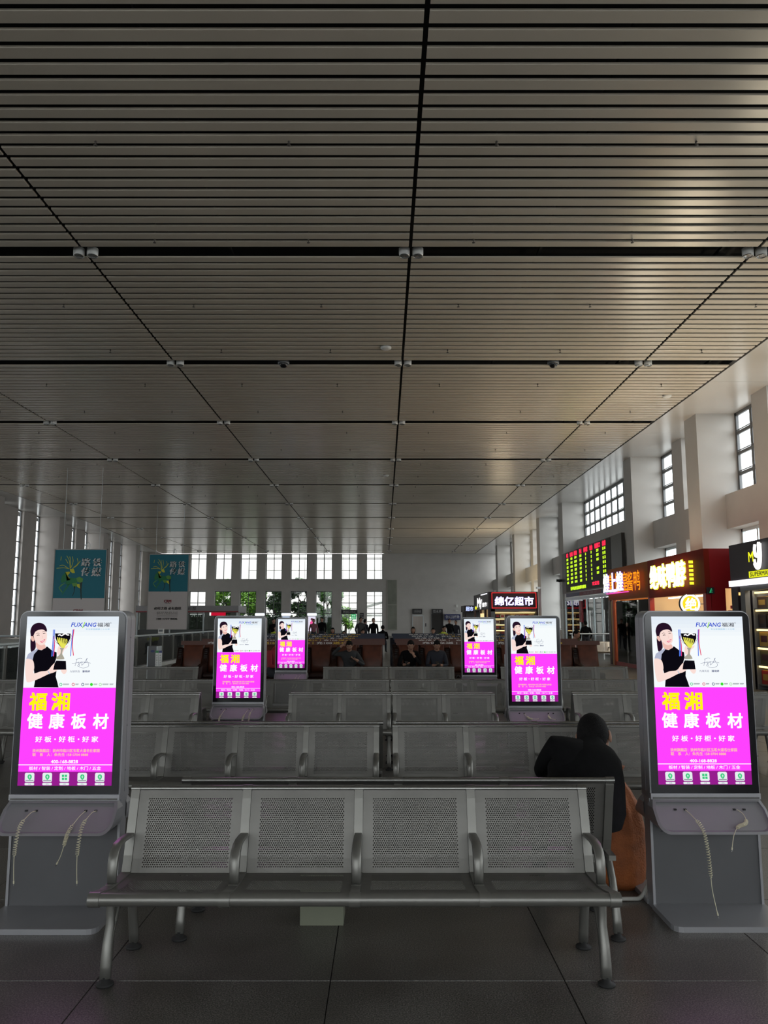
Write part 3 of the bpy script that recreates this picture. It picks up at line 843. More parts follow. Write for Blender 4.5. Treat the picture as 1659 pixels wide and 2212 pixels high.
kiosk(-1.744, 9.75, 'left kiosk with pink advert screen standing in the third row gap', (('side', -.135), ('side', .14), ('drop', .20)))
kiosk(1.727, 9.33, 'right kiosk with pink advert screen standing in the third row gap', (('flat', -.135), ('knot', .15)))
kiosk(-1.81, 15.8, 'smallest left kiosk with pink advert screen, before the brown massage chairs', (('side', .14), ('side', .20)))
kiosk(1.705, 14.5, 'smallest right kiosk with pink advert screen, before the brown massage chairs', (('knot', .15),))
# ------------------------------------------------------------ ceiling fittings
DLM = {}
q = MB(); q.lathe([(.0, .10), (.105, .10), (.105, .0), (.10, -.05), (.085, -.055)], WHITEP, 18); DL_H = q.mesh('lamp_housing')
q = MB(); q.lathe([(.088, -.045), (.092, -.058), (.098, -.058), (.103, -.045)], CHROME, 18); DL_R = q.mesh('chrome_ring')
q = MB(); q.lathe([(0.0, -.048), (.06, -.05), (.088, -.046)], pm('clear_lens', (.5, .52, .52), .05, .7), 18); DL_L = q.mesh('lens')
seam_names = {-18.8: 'leftmost seam', -11.95: 'second seam from the left', -5.75: 'seam left of centre', .5: 'central seam', 7.1: 'seam right of centre'}
ordn = ['first', 'second', 'third', 'fourth', 'fifth', 'sixth', 'seventh', 'eighth', 'ninth', 'tenth', 'eleventh', 'twelfth', 'thirteenth']
for b in range(11):
    y = 14.71 + 6.65 * b - .175
    if y > 84: break
    for x in SEAM[:5]:
        zc = y * .991 + .94
        if abs(x) > .485 * zc + .3: continue
        for s_, sd in ((-.13, 'left'), (.13, 'right')):
            t = thing('ceiling_downlight', '%s downlight where the %s black ceiling gap crosses the %s' % (sd, ordn[b], seam_names[x]), 'ceiling lamp',
                      (x + s_ + .02, y, HC - .02), 0, 'unlit downlights in pairs along the black ceiling gaps')
            link('housing', DL_H, t); link('ring', DL_R, t); link('lens', DL_L, t)
q = MB(); q.lathe([(.0, .45), (.012, .45), (.012, .0), (.02, -.002), (.02, -.012), (.008, -.014), (.006, -.05), (.03, -.055), (.03, -.06), (0, -.062)], pm('sprinkler_brass', (.10, .09, .08), .5, .4), 10)
SPR = q.mesh('fire_sprinkler')
for j in range(13):
    y = 10.93 + 3.06 * j
    for x in (-15.9, -12.95, -10.1, -7.15, -4.25, -1.4, 1.66, 4.6, 8.3):
        if abs(x) > .48 * (y + .9): continue
        o = link('fire_sprinkler', SPR, None, (x, y, HC - .01)); tag(o, 'ceiling sprinkler head in the %s row from the camera, %s' % (ordn[j], {-15.9: 'sixth left of the central seam', -12.95: 'fifth left of the central seam', -10.1: 'fourth left of the central seam', -7.15: 'third left of the central seam', -4.25: 'second left of the central seam', -1.4: 'first left of the central seam', 1.66: 'first right of the central seam', 4.6: 'second right of the central seam', 8.3: 'third right of the central seam'}[x]), 'sprinkler', 'sprinkler heads on the slatted ceiling')
for (x, y, l) in ((.05, 19.9, 'white round smoke detector just left of the central seam, nearest'), (.1, 38.3, 'white smoke detector left of the central seam, far along the ceiling'), (8.9, 24.4, 'white smoke detector close to the right edge of the slats')):
    q = MB(); q.lathe([(0, .02), (.14, .02), (.14, -.02), (.10, -.05), (0, -.055)], WHITEP, 18); tag(obj('smoke_detector', q, None, (x, y, HC - .01)), l, 'smoke detector')
for (x, l) in ((-2.76, 'black dome camera in the second black gap, left of the central seam'), (4.65, 'black dome camera in the second black gap, right of the central seam')):
    t = thing('dome_camera', l, 'camera', (x, 21.2, HC))
    q = MB(); q.lathe([(0, .05), (.16, .05), (.16, -.01), (.13, -.03)], FRAME, 18); obj('camera_body', q, t)
    q = MB(); q.ball((0, 0, -.02), (.12, .12, .11), pm('dome_black', (.01, .01, .012), .08), 16, 10); obj('dome', q, t)

# ------------------------------------------------------------ people
SKIN = pm('skin', (.34, .185, .125), .6); HAIR = pm('black_hair', (.005, .0045, .0045), .8, 0, .2, noise=(60, .5), bump=(120, .6))
DARKJ = pm('black_jacket', (.004, .004, .0045), .9, 0, .15, noise=(30, .3)); NAVY = pm('navy_jacket', (.018, .02, .03), .85)
GREYJ = pm('grey_jacket', (.03, .032, .034), .85); REDC = pm('red_coat', (.28, .012, .03), .8); PINKC = pm('dull_pink_coat', (.22, .08, .10), .8)
JEAN = pm('dark_trousers', (.02, .022, .03), .85); SHOE = pm('dark_shoes', (.015, .013, .012), .5); VEST = pm('yellow_green_vest', (.55, .65, .04), .7); LPINK = pm('pale_pink_shirt', (.6, .42, .42), .8)
BRED = pm('bright_red_coat', (.45, .02, .03), .8)
def head(mb, c, yaw=0, pitch=0, roll=0, hair=HAIR, longhair=False, s=1., female=False):
    """head whose face looks along -y before turning"""
    M = Matrix.Translation(c) @ Euler((pitch, roll, yaw)).to_matrix().to_4x4() @ Matrix.Scale(s, 4)
    vs = []; fs = []; n, m = 20, 14
    for i in range(m + 1):
        th = PI * i / m
        for k in range(n):
            a = 2 * PI * k / n
            x = math.sin(th) * math.cos(a); y = math.sin(th) * math.sin(a); z = math.cos(th)
            px, py, pz = x * .076, y * .094, z * .118
            if z < 0: px *= 1 - .28 * z * z * 1.0; py = py * (1 - .10 * z * z) - .012 * (-z)
            if y < -.5 and abs(x) < .28 and -.25 < z < .15: py -= .016 * (1 - abs(x) / .28) * (1 if z < -.05 else .5)
            if y < -.6 and .08 < z < .3: py += .004
            if y < -.4 and abs(x) < .4 and -.62 < z < -.42: py -= .004
            vs.append((px, py, pz))
    for i in range(m):
        for k in range(n):
            a, b = i * n + k, i * n + (k + 1) % n; fs.append((a, a + n, b + n, b))
    mb.add(vs, fs, SKIN, M, True)
    for sx in (-1, 1):
        mb.ball((sx * .083, .012, -.008), (.010, .021, .034), SKIN, 8, 6, M)
        mb.ball((sx * .028, -.083, .012), (.013, .006, .006), pm('eye_white', (.6, .58, .55), .3), 8, 5, M)
        mb.ball((sx * .028, -.087, .012), (.006, .004, .006), BLACKM, 6, 4, M)
        mb.ball((sx * .028, -.086, .032), (.018, .006, .004), hair, 6, 4, M)
    mb.ball((0, -.086, -.052), (.022, .007, .006), pm('lips', (.35, .13, .11), .5), 8, 4, M)
    return M
def hairmesh(M, long=False, mat=HAIR):
    q = MB(); vs = []; fs = []; n, m = 22, 12
    for i in range(m + 1):
        for k in range(n):
            a = 2 * PI * k / n; front = -math.sin(a)
            lim = .30 if front > .55 else (.44 if front > .0 else (.54 if front > -.35 else .72))
            if long: lim = .30 if front > .6 else .80
            th = PI * lim * i / m
            rr = 1 + .02 * math.sin(a * 7 + i)
            x = math.sin(th) * math.cos(a) * .085 * rr; y = math.sin(th) * math.sin(a) * .104 * rr + .004; z = math.cos(th) * .128 + .002
            if long and th > PI * .5: z -= .09 * (th / PI - .5) / .3
            vs.append((x, y, z))
    for i in range(m):
        for k in range(n):
            a, b = i * n + k, i * n + (k + 1) % n; fs.append((a, a + n, b + n, b))
    q.add(vs, fs, mat, M, True)
    vi = [tuple(M @ Vector((v[0] * .9, v[1] * .9, v[2] * .9))) for v in vs]
    q.add(vi, [f[::-1] for f in fs], mat, None, True)
    return q
def skin_body(joints, edges, mats, fingers=()):
    """joints {name:(pos,r,mat)}; grown into one surface"""
    names = list(joints); idx = {n_: i for i, n_ in enumerate(names)}
    me = bpy.data.meshes.new('body'); vs = [joints[n_][0] for n_ in names]; es = [(idx[a], idx[b]) for a, b in edges]
    me.from_pydata(vs, es, []); o = bpy.data.objects.new('body', me); COL.objects.link(o)
    md = o.modifiers.new('skin', 'SKIN'); md.use_smooth_shade = True
    if not me.skin_vertices: pass
    for i, n_ in enumerate(names):
        r = joints[n_][1]; sv = me.skin_vertices[0].data[i]; sv.radius = (r, r) if not isinstance(r, tuple) else r
        sv.use_root = n_ == 'pelvis'
    sb = o.modifiers.new('s', 'SUBSURF'); sb.levels = 2; sb.render_levels = 2
    dg = bpy.context.evaluated_depsgraph_get(); ev = bpy.data.meshes.new_from_object(o.evaluated_get(dg))
    q = MB()
    V = [v.co.copy() for v in ev.vertices]
    segs_ = []
    for a, b in edges:
        segs_.append((Vector(joints[a][0]), Vector(joints[b][0]), joints[b][2]))
    polys = {}
    for p in ev.polygons:
        c = p.center; best = None; bd = 1e9
        for a, b, m_ in segs_:
            ab = b - a; t = max(0, min(1, (c - a).dot(ab) / max(ab.length_squared, 1e-9))); d = (c - a - ab * t).length
            if d < bd: bd = d; best = m_
        polys.setdefault(best.name, (best, []))[1].append(tuple(p.vertices))
    for k, (m_, F) in polys.items(): q.add(V, F, m_, None, True)
    bpy.data.objects.remove(o)
    return q
def hand(J, Ed, side, wrist, direction, palm_n, curl=.5, s=1.):
    """palm with four fingers and a thumb as chains rooted in the palm"""
    d = Vector(direction).normalized(); n_ = Vector(palm_n).normalized(); w_ = d.cross(n_).normalized()
    wr_ = Vector(wrist)
    J[side + 'palm'] = (tuple(wr_ + d * .045 * s), (.030 * s, .018 * s), SKIN); Ed.append((side + 'wrist', side + 'palm'))
    for i, (off, L) in enumerate(((-.028, .068), (-.009, .076), (.010, .072), (.028, .058))):
        a = wr_ + d * .085 * s + w_ * off * s
        dd = (d * math.cos(curl * .6) + n_ * math.sin(curl * .6)); b = a + dd * L * .5 * s
        d2 = (d * math.cos(curl * 1.8) + n_ * math.sin(curl * 1.8)); c = b + d2 * L * .5 * s
        for nm, p in (('a', a), ('b', b), ('c', c)): J['%sf%d%s' % (side, i, nm)] = (tuple(p), .0088 * s, SKIN)
        Ed += [(side + 'palm', '%sf%da' % (side, i)), ('%sf%da' % (side, i), '%sf%db' % (side, i)), ('%sf%db' % (side, i), '%sf%dc' % (side, i))]
    a = wr_ + d * .04 * s - w_ * .036 * s; b = a + (d * .7 - w_ * .4 + n_ * .5).normalized() * .03 * s; c = b + (d + n_ * .6).normalized() * .028 * s
    for nm, p in (('a', a), ('b', b), ('c', c)): J['%st%s' % (side, nm)] = (tuple(p), .010 * s, SKIN)
    Ed += [(side + 'palm', side + 'ta'), (side + 'ta', side + 'tb'), (side + 'tb', side + 'tc')]
def person(name, label, loc, pose, top, bottom=JEAN, yaw=0, hair=HAIR, longhair=False, scale=1., hands=True, extra=None):
    """pose: joint positions in metres, face looking along -y"""
    t = thing(name, label, 'person', loc, yaw)
    t.scale = (scale,) * 3
    J = {}; g_ = pose
    def j(n_, r, m_): J[n_] = (g_[n_], r, m_)
    j('pelvis', .135, bottom); j('waist', .13, top); j('chest', (.165, .125), top); j('neckbase', .075, top); j('neck', .052, SKIN)
    j('skull', .055, SKIN)
    J['collar'] = (tuple(Vector(g_['neckbase']).lerp(Vector(g_['neck']), .65)), .062, top)
    Ed = [('pelvis', 'waist'), ('waist', 'chest'), ('chest', 'neckbase'), ('neckbase', 'collar'), ('collar', 'neck'), ('neck', 'skull')]
    for s_ in 'lr':
        j(s_ + 'sh', .068, top); j(s_ + 'el', .048, top); j(s_ + 'wrist', .031, top if not hands else SKIN)
        Ed += [('chest', s_ + 'sh'), (s_ + 'sh', s_ + 'el')]
        J[s_ + 'cuff'] = (tuple(Vector(g_[s_ + 'el']).lerp(Vector(g_[s_ + 'wrist']), .86)), .037, top)
        Ed += [(s_ + 'el', s_ + 'cuff'), (s_ + 'cuff', s_ + 'wrist')]
        j(s_ + 'hip', .092, bottom); j(s_ + 'kn', .066, bottom); j(s_ + 'an', .045, bottom); j(s_ + 'toe', .036, SHOE)
        Ed += [('pelvis', s_ + 'hip'), (s_ + 'hip', s_ + 'kn'), (s_ + 'kn', s_ + 'an'), (s_ + 'an', s_ + 'toe')]
        if hands:
            hd = g_.get(s_ + 'hand', (Vector(g_[s_ + 'wrist']) - Vector(g_[s_ + 'el'])).normalized())
            pn = g_.get(s_ + 'palm', (0, 1, 0))
            hand(J, Ed, s_, g_[s_ + 'wrist'], hd, pn, g_.get(s_ + 'curl', .5))
        else:
            J[s_ + 'h'] = (tuple(Vector(g_[s_ + 'wrist']) + (Vector(g_[s_ + 'wrist']) - Vector(g_[s_ + 'el'])).normalized() * .09), .03, SKIN); Ed.append((s_ + 'wrist', s_ + 'h'))
    q = skin_body(J, Ed, None)
    M = head(q, g_['head'], *g_.get('turn', (0, 0, 0)), hair=hair, s=g_.get('hs', 1.))
    obj('body', q, t)
    obj('hair', hairmesh(M, longhair, hair), t)
    if extra: extra(t)
    return t
def sit(lean=.0, hx=0., look=.5, arms='lap', drop=0.):
    """sitting pose, seat at z .43, hips at y 0, knees towards -y"""
    sn, cs = math.sin(lean), math.cos(lean)
    def up(y, z, x=0): return (x, -z * sn - y * 0, .52 + z * cs)
    g_ = {'pelvis': (0, 0, .53), 'waist': up(0, .16), 'chest': up(0, .36, hx * .5), 'neckbase': up(0, .50, hx)}
    nb = Vector(g_['neckbase'])
    g_['neck'] = tuple(nb + Vector((hx * .2, -.03 - .03 * look, .055))); g_['skull'] = tuple(nb + Vector((hx * .4, -.05 - .05 * look, .12 - .02 * look)))
    g_['head'] = tuple(nb + Vector((hx * .4, -.06 - .07 * look, .17 - .04 * look))); g_['turn'] = (0, look * .9, 0)
    for s_, sx in (('l', 1), ('r', -1)):
        g_[s_ + 'sh'] = tuple(Vector(g_['chest']) + Vector((sx * .175, .0, .07)))
        g_[s_ + 'hip'] = (sx * .10, -.05, .51); g_[s_ + 'kn'] = (sx * .14, -.47, .50); g_[s_ + 'an'] = (sx * .15, -.46, .09); g_[s_ + 'toe'] = (sx * .17, -.60, .04)
        g_[s_ + 'el'] = (sx * .24, g_[s_ + 'sh'][1] - .10, .66); g_[s_ + 'wrist'] = (sx * .08, -.38, .68); g_[s_ + 'palm'] = (0, 0, 1)
        g_[s_ + 'hand'] = (-sx * .6, -.6, .1)
    return g_
def stand(w=.0):
    g_ = {'pelvis': (0, 0, .92), 'waist': (0, 0, 1.08), 'chest': (0, .01, 1.28), 'neckbase': (0, .01, 1.43), 'neck': (0, 0, 1.49), 'skull': (0, -.01, 1.56), 'head': (0, -.015, 1.60)}
    for s_, sx in (('l', 1), ('r', -1)):
        g_[s_ + 'sh'] = (sx * .18, .01, 1.37); g_[s_ + 'el'] = (sx * (.24 + w), .02, 1.10); g_[s_ + 'wrist'] = (sx * (.24 + w * .3), -.10, .87)
        g_[s_ + 'hip'] = (sx * .09, 0, .88); g_[s_ + 'kn'] = (sx * .10, -.02, .48); g_[s_ + 'an'] = (sx * .11, .01, .08); g_[s_ + 'toe'] = (sx * .13, -.13, .04)
    return g_
# the man on the nearest rear-facing bench, bent forward, back to the camera (model faces -y, turned round)
g1 = {'pelvis': (0, -.02, .54), 'waist': (-.02, -.14, .64), 'chest': (-.04, -.30, .735), 'neckbase': (-.11, -.40, .80), 'neck': (-.145, -.45, .82), 'skull': (-.18, -.49, .84), 'head': (-.195, -.50, .86), 'turn': (-.30, .62, .15), 'hs': 1.17}
g1.update({'lsh': (-.255, -.34, .735), 'rsh': (.10, -.28, .845), 'lel': (-.30, -.46, .58), 'rel': (.155, -.38, .69), 'lwrist': (-.14, -.62, .58), 'rwrist': (.10, -.58, .62), 'lhand': (.6, -.6, .1), 'rhand': (-.6, -.6, 0), 'lpalm': (0, 0, 1), 'rpalm': (0, 0, 1)})
for s_, sx in (('l', -1), ('r', 1)):
    g1[s_ + 'hip'] = (sx * .10, -.08, .52); g1[s_ + 'kn'] = (sx * .15, -.50, .50); g1[s_ + 'an'] = (sx * .16, -.46, .09); g1[s_ + 'toe'] = (sx * .18, -.60, .04)
def heavy(t):
    q = MB()   # padded back of the jacket with its collar
    def ring(c, rx, ry, tilt, n=20):
        return [(c[0] + rx * math.cos(2 * PI * k / n), c[1] + ry * math.sin(2 * PI * k / n) * math.cos(tilt), c[2] + ry * math.sin(2 * PI * k / n) * math.sin(tilt)) for k in range(n)]
    R_ = [((-.02, .0, .46), .18, .14, 0), ((-.03, -.03, .52), .205, .165, .2), ((-.05, -.13, .64), .215, .165, .5), ((-.075, -.26, .735), .215, .145, .75), ((-.09, -.34, .785), .185, .115, .8), ((-.12, -.39, .82), .115, .085, .7), ((-.145, -.425, .845), .085, .078, .6), ((-.15, -.43, .85), .070, .068, .6)]
    vs = []; 
    for a in R_: vs += ring(*a)
    n = 20; fs = []
    for i in range(len(R_) - 1):
        for k in range(n):
            a, b = i * n + k, i * n + (k + 1) % n; fs.append((a, b, b + n, a + n))
    q.add(vs, fs, DARKJ, None, True); obj('jacket', q, t)
man = person('person', 'person in a black padded jacket bent forward on the nearest rear-facing bench, seen from behind', (1.105, 4.60, 0), g1, DARKJ, yaw=PI, extra=heavy, scale=1.02)
# ------------------------------------------------------------ sack, carrier bag, box under the bench
q = MB(); SACK = pm('orange_woven_sack', (.30, .085, .02), .7, noise=(14, .25), bump=(90, .5))
prof = [(0, 0), (.13, .0), (.165, .05), (.17, .2), (.165, .34), (.14, .46), (.09, .56), (.045, .62), (.03, .64), (.045, .67), (.06, .70), (.03, .705)]
vs = []; fs = []; n = 36
for i, (r, z) in enumerate(prof):
    for k in range(n):
        a = 2 * PI * k / n; f_ = 1 + (.10 * math.sin(a * 9 + z * 4) * (1 if z > .4 else .25)) + .04 * math.sin(a * 3 + z * 9)
        vs.append((r * f_ * math.cos(a), r * f_ * math.sin(a), z))
for i in range(len(prof) - 1):
    for k in range(n):
        a, b = i * n + k, i * n + (k + 1) % n; fs.append((a, b, b + n, a + n))
q.add(vs, fs, SACK, None, True)
sk = obj('woven_sack', q, None, (1.44, 5.16, 0)); tag(sk, 'orange woven sack tied at its neck, standing between the bench end and the right kiosk', 'sack')
q = MB(); q.lathe([(.034, .632), (.042, .64), (.042, .655), (.034, .662)], pm('red_tie', (.5, .03, .015), .6), 16); obj('tie', q, sk)
q = MB(); q.box(-.115, .115, -.10, .10, 0, .30, pm('pale_green_carton', (.17, .18, .13), .8, noise=(3, .06))); q.box(-.117, .117, -.012, .012, .2995, .301, pm('tape', (.35, .30, .18), .3))
tag(obj('carton', q, None, (-.33, 4.28 + .30, 0)), 'pale green carton on the floor under the nearest benches', 'box')
q = MB(); q.tube(curve([(-2.0, 0, 0), (-.6, .02, 0), (.0, 0, 0), (.35, 0, 0), (.43, .02, 0), (.47, .03, .05), (.50, .05, .09)], 5, False), .012, pm('white_conduit', (.42, .41, .38), .5), 8)
tag(obj('cable_conduit', q, None, (1.05, 4.85, .013)), 'white cable conduit running along the floor to the right nearest kiosk', 'conduit')
q = MB(); q.ball((0, 0, .05), (.11, .06, .05), NAVY, 14, 8); q.tube(curve([(-.06, 0, .09), (0, 0, .112), (.07, 0, .09)], 5, False), .004, WHITEP, 6)
tag(obj('bag', q, None, (.66, 4.62, .405)), 'small dark blue bag with a white edge on the seat beside the man in black', 'bag')

# ------------------------------------------------------------ rows of massage chairs
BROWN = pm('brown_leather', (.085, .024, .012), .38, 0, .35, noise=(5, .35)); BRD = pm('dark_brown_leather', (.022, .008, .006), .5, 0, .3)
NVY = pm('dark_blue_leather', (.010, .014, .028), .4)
STRB = pm('brown_header_strip', (.08, .022, .012), .4); STRN = pm('blue_header_strip', (.012, .02, .045), .4)
HWH = pm('header_white', (.62, .60, .58), .5); HYE = pm('header_yellow', (.65, .42, .03), .5); HBK = pm('header_code_grey', (.30, .28, .26), .6)
MC = {}
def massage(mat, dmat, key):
    if key in MC: return MC[key]
    q = MB(); W_ = .44
    def sh(prof, x0, x1, m_, rr=.05):
        n = len(prof); xs = [(x0, .82), (x0 + rr * .3, .95), (x0 + rr, 1.0), (x1 - rr, 1.0), (x1 - rr * .3, .95), (x1, .82)]
        vs = []; fs = []
        cy = sum(p[0] for p in prof) / n; cz = sum(p[1] for p in prof) / n
        for x, k in xs: vs += [(x, cy + (y - cy) * k, cz + (z - cz) * (1 - (1 - k) * .25)) for y, z in prof]
        for i in range(len(xs) - 1):
            for k in range(n):
                a, b = i * n + k, i * n + (k + 1) % n; fs.append((a, b, b + n, a + n))
        fs += [tuple(range(n - 1, -1, -1)), tuple(range((len(xs) - 1) * n, len(xs) * n))]
        return vs, fs, m_
    a = sh([(.34, .42), (.30, .50), (.30, .62), (.36, .80), (.42, 1.0), (.47, 1.12), (.53, 1.13), (.60, 1.05), (.60, .5), (.5, .40)], -W_ / 2, W_ / 2, mat)
    q.add(*a, None, True); B_ = q.mesh('backrest')
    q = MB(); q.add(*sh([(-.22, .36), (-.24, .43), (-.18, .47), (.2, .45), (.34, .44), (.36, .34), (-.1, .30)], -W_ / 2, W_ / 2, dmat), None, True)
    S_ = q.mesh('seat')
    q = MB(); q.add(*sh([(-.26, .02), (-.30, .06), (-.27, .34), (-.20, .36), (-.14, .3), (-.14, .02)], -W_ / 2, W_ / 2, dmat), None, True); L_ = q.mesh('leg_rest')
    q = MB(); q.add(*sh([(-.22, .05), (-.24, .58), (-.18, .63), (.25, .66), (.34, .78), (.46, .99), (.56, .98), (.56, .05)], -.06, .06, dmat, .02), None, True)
    for z in range(7): q.box(-.03, .03, .30 + z * .016, .325 + z * .02, .70 + z * .038, .715 + z * .038, BLACKM)
    A_ = q.mesh('armrest')
    MC[key] = (B_, S_, L_, A_); return MC[key]
def massage_row(x0, n, y, mat, dmat, key, strip, label, text=True, small=False, pitch=.578):
    B_, S_, L_, A_ = massage(mat, dmat, key)
    for i in range(n):
        t = thing('massage_chair', label % ordn[i], 'massage chair', (x0 + (i + .5) * pitch, y, 0), 0, 'rows of massage chairs facing the camera')
        link('backrest', B_, t); link('seat', S_, t); link('leg_rest', L_, t)
        link('armrest', A_, t, (-pitch / 2 + .004, 0, 0))
    W_ = n * pitch
    st = MB(); st.box(0, W_, .0, .012, 0, .098, strip)
    for s_, a, b, m_ in (('充值立送 |', .13, .30, HWH), ('充30', .335, .40, HWH), ('送10', .405, .46, HYE), ('|', .475, .478, HYE), ('充50', .50, .565, HWH), ('送20', .57, .63, HYE), ('|', .645, .648, HYE), ('充100', .665, .74, HWH), ('送40', .745, .815, HYE)):
        h0, h1 = (.020, .074)
        letter(st, s_, W_ * a, W_ * b, h0, h1, -.002, m_, .025)
    o = obj('header_banner', st, None, (x0, y + .435, 1.045), (R(-12), 0, 0))
    tag(o, strip_label[key + str(round(y))] + (' on the left' if x0 < 0 else ' on the right'), 'banner')
strip_label = {'b18': 'brown price strip on the front row of brown massage chairs', 'b20': 'brown price strip on the second row of brown massage chairs',
               'n22': 'dark blue price strip on the first row of dark blue massage chairs', 'n25': 'dark blue price strip on the second row of dark blue massage chairs', 'n28': 'dark blue price strip on the farthest row of dark blue massage chairs'}
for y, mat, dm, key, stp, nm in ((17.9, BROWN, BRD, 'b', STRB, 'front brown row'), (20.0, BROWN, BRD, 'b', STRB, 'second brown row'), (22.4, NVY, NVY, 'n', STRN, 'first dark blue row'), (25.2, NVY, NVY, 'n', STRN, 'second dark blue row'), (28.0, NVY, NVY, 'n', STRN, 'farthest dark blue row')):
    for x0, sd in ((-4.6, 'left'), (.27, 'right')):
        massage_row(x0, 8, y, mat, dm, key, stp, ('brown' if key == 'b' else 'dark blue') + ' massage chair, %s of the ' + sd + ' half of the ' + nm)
# sitters in the front brown row
pA = sit(.32, 0, .75)
pA.update({'rel': (-.40, -.20, .93), 'rwrist': (-.17, -.30, 1.13), 'rhand': (.55, -.1, .45), 'rpalm': (.2, .9, 0), 'lel': (.34, -.25, .68), 'lwrist': (.18, -.38, .80), 'lhand': (-.8, -.2, .3), 'lpalm': (0, .2, 1)})
def phone(px, py, pz, rx=.5):
    def f(t):
        t2 = t
    return f
person('person', 'person in dark clothes with a hand on the head, in a brown massage chair', (-.76, 17.95, 0), pA, GREYJ, scale=.93)
pB = sit(.30, .02, .65); pB.update({'rel': (-.26, -.25, .66), 'rwrist': (-.12, -.40, .70), 'lel': (.25, -.30, .70), 'lwrist': (.10, -.33, .90), 'lhand': (-.5, .1, .75), 'lpalm': (-.4, .8, 0), 'lcurl': .9})
person('person', 'person in a black jacket with a hand at the mouth, left of two sitting together', (.56, 17.95, 0), pB, DARKJ, scale=.93)
pC = sit(.28, 0, .7); person('person', 'person in a dark jacket looking down at folded hands, right of two sitting together', (1.16, 17.95, 0), pC, NAVY, scale=.93)
for nm, lab, p in (('mobile_phone', 'black mobile phone held by the person with a hand on the head', (-.70, 17.52, .745)), ('mobile_phone', 'black mobile phone held by the left of two people in dark jackets', (.50, 17.50, .68)), ('mobile_phone', 'black mobile phone held by the right of two people in dark jackets', (1.16, 17.50, .68))):
    q = MB(); q.prism(rrect(-.037, .037, -.075, .075, .01, .01, 3), -.004, .004, 'y', BLACKM); tag(obj(nm, q, None, p, (R(-55), 0, R(20))), lab, 'phone')
pR = sit(.15, 0, .4); person('person', 'person in a dark red coat sitting between the two left kiosks in the distance', (-2.30, 16.9, 0), pR, REDC, yaw=.9, scale=1.0)
q = MB(); q.box(-.22, .22, -.13, .13, 0, .07, BLACKM); q.prism([(-.2, .07), (.2, .07), (.17, .42), (.10, .50), (-.12, .50), (-.18, .42)], -.12, .12, 'y', BLACKM); q.tube(curve([(-.06, -.1, .48), (0, -.1, .57), (.07, -.1, .48)], 5, False), .01, BLACKM, 6)
tag(obj('backpack', q, None, (1.38, 15.45, 0), (0, 0, .2)), 'black backpack standing before the brown chairs, left of the far right kiosk', 'backpack')
q = MB(); q.box(-.03, .03, -.03, .03, 0, .95, PALEF); q.lathe([(0, 0), (.14, 0), (.14, .02), (0, .03)], STEEL, 16)
tag(obj('barrier_post', q, None, (2.35, 15.6, 0)), 'short steel post right of the far right kiosk', 'post')

# far people: (label, x, y, sitting?, coat, yaw, scale, long hair)
far = [('person in a dull pink coat standing before the far windows', -4.1, 47, 0, PINKC, .3, .98, 0), ('person in black standing with one arm out, before the far windows', -3.65, 47.5, 0, DARKJ, -.3, 1.03, 0),
       ('person in a bright red coat sitting beyond the dark blue chairs, with a child beside', -2.15, 34, 1, BRED, 0, 1.0, 1), ('child in dark clothes sitting next to the red-coated person far back', -1.68, 34, 1, NAVY, 0, .9, 1),
       ('person in dark clothes sitting low, right of the red-coated pair', -.93, 34.5, 1, DARKJ, .2, .95, 0),
       ('person in a grey coat standing, left of the pair near the far exit', -1.22, 42, 0, GREYJ, .5, 1.02, 0), ('person in a black sweater standing, right of the pair near the far exit', -.55, 42, 0, DARKJ, -.2, 1.0, 0), ('person with a bag standing close behind the grey-coated person', -1.02, 43.2, 0, JEAN, 2.4, .97, 0),
       ('person in dark clothes sitting alone under the last far window', -.06, 40, 1, DARKJ, PI, 1.05, 0), ('person with long black hair in a red coat sitting beyond the blue chairs', 1.15, 32, 1, BRED, 0, 1.04, 1),
       ('person in a dark coat sitting left of the yellow-green vest', 2.0, 33, 1, DARKJ, 0, 1.0, 0), ('person wearing a yellow-green vest sitting before the elevator', 2.62, 36, 1, VEST, .4, 1.05, 0),
       ('person in black standing in the group left of the far right kiosk', 3.65, 45, 0, DARKJ, .2, .98, 0), ('second person in dark clothes in the group left of the far right kiosk', 4.1, 46, 0, NAVY, -.4, .93, 0), ('shorter person in black at the right of the far group', 4.25, 42, 0, DARKJ, .1, .88, 0),
       ('person in dark clothes standing left, beyond the second left kiosk', -5.75, 42, 0, DARKJ, .4, .98, 0), ('person in a yellow-green vest bending beside the left display stands', -5.1, 38, 1, VEST, .2, 1.05, 0),
       ('person in a pale pink shirt sitting beyond the brown chairs at the right', 5.25, 22.6, 1, LPINK, .9, 1.03, 0), ('person in black standing near the brown doorway of the red shop', 9.0, 36.0, 0, DARKJ, PI, .92, 0), ('person in dark clothes sitting near the lone bench at the right', 9.35, 31.15, 1, DARKJ, .3, 1.0, 0)]
for lab, x, y, st_, coat, yw, sc_, lh in far:
    person('person', lab, (x, y, 0), sit(.12, 0, .3) if st_ else stand(random.uniform(-.02, .08)), coat, yaw=yw, scale=sc_, hands=False, longhair=bool(lh))
for i, (lab, x, y, st_, coat, yw, sc_, lh) in enumerate([f for f in far if f[3]]):
    q = MB(); q.box(-.24, .24, -.22, .24, .40, .43, STEELD); q.box(-.24, .24, .22, .25, .43, .80, STEELD)
    for sx in (-.2, .2):
        for sy in (-.18, .2): q.box(sx - .015, sx + .015, sy - .015, sy + .015, 0, .40, STEEL)
    pass

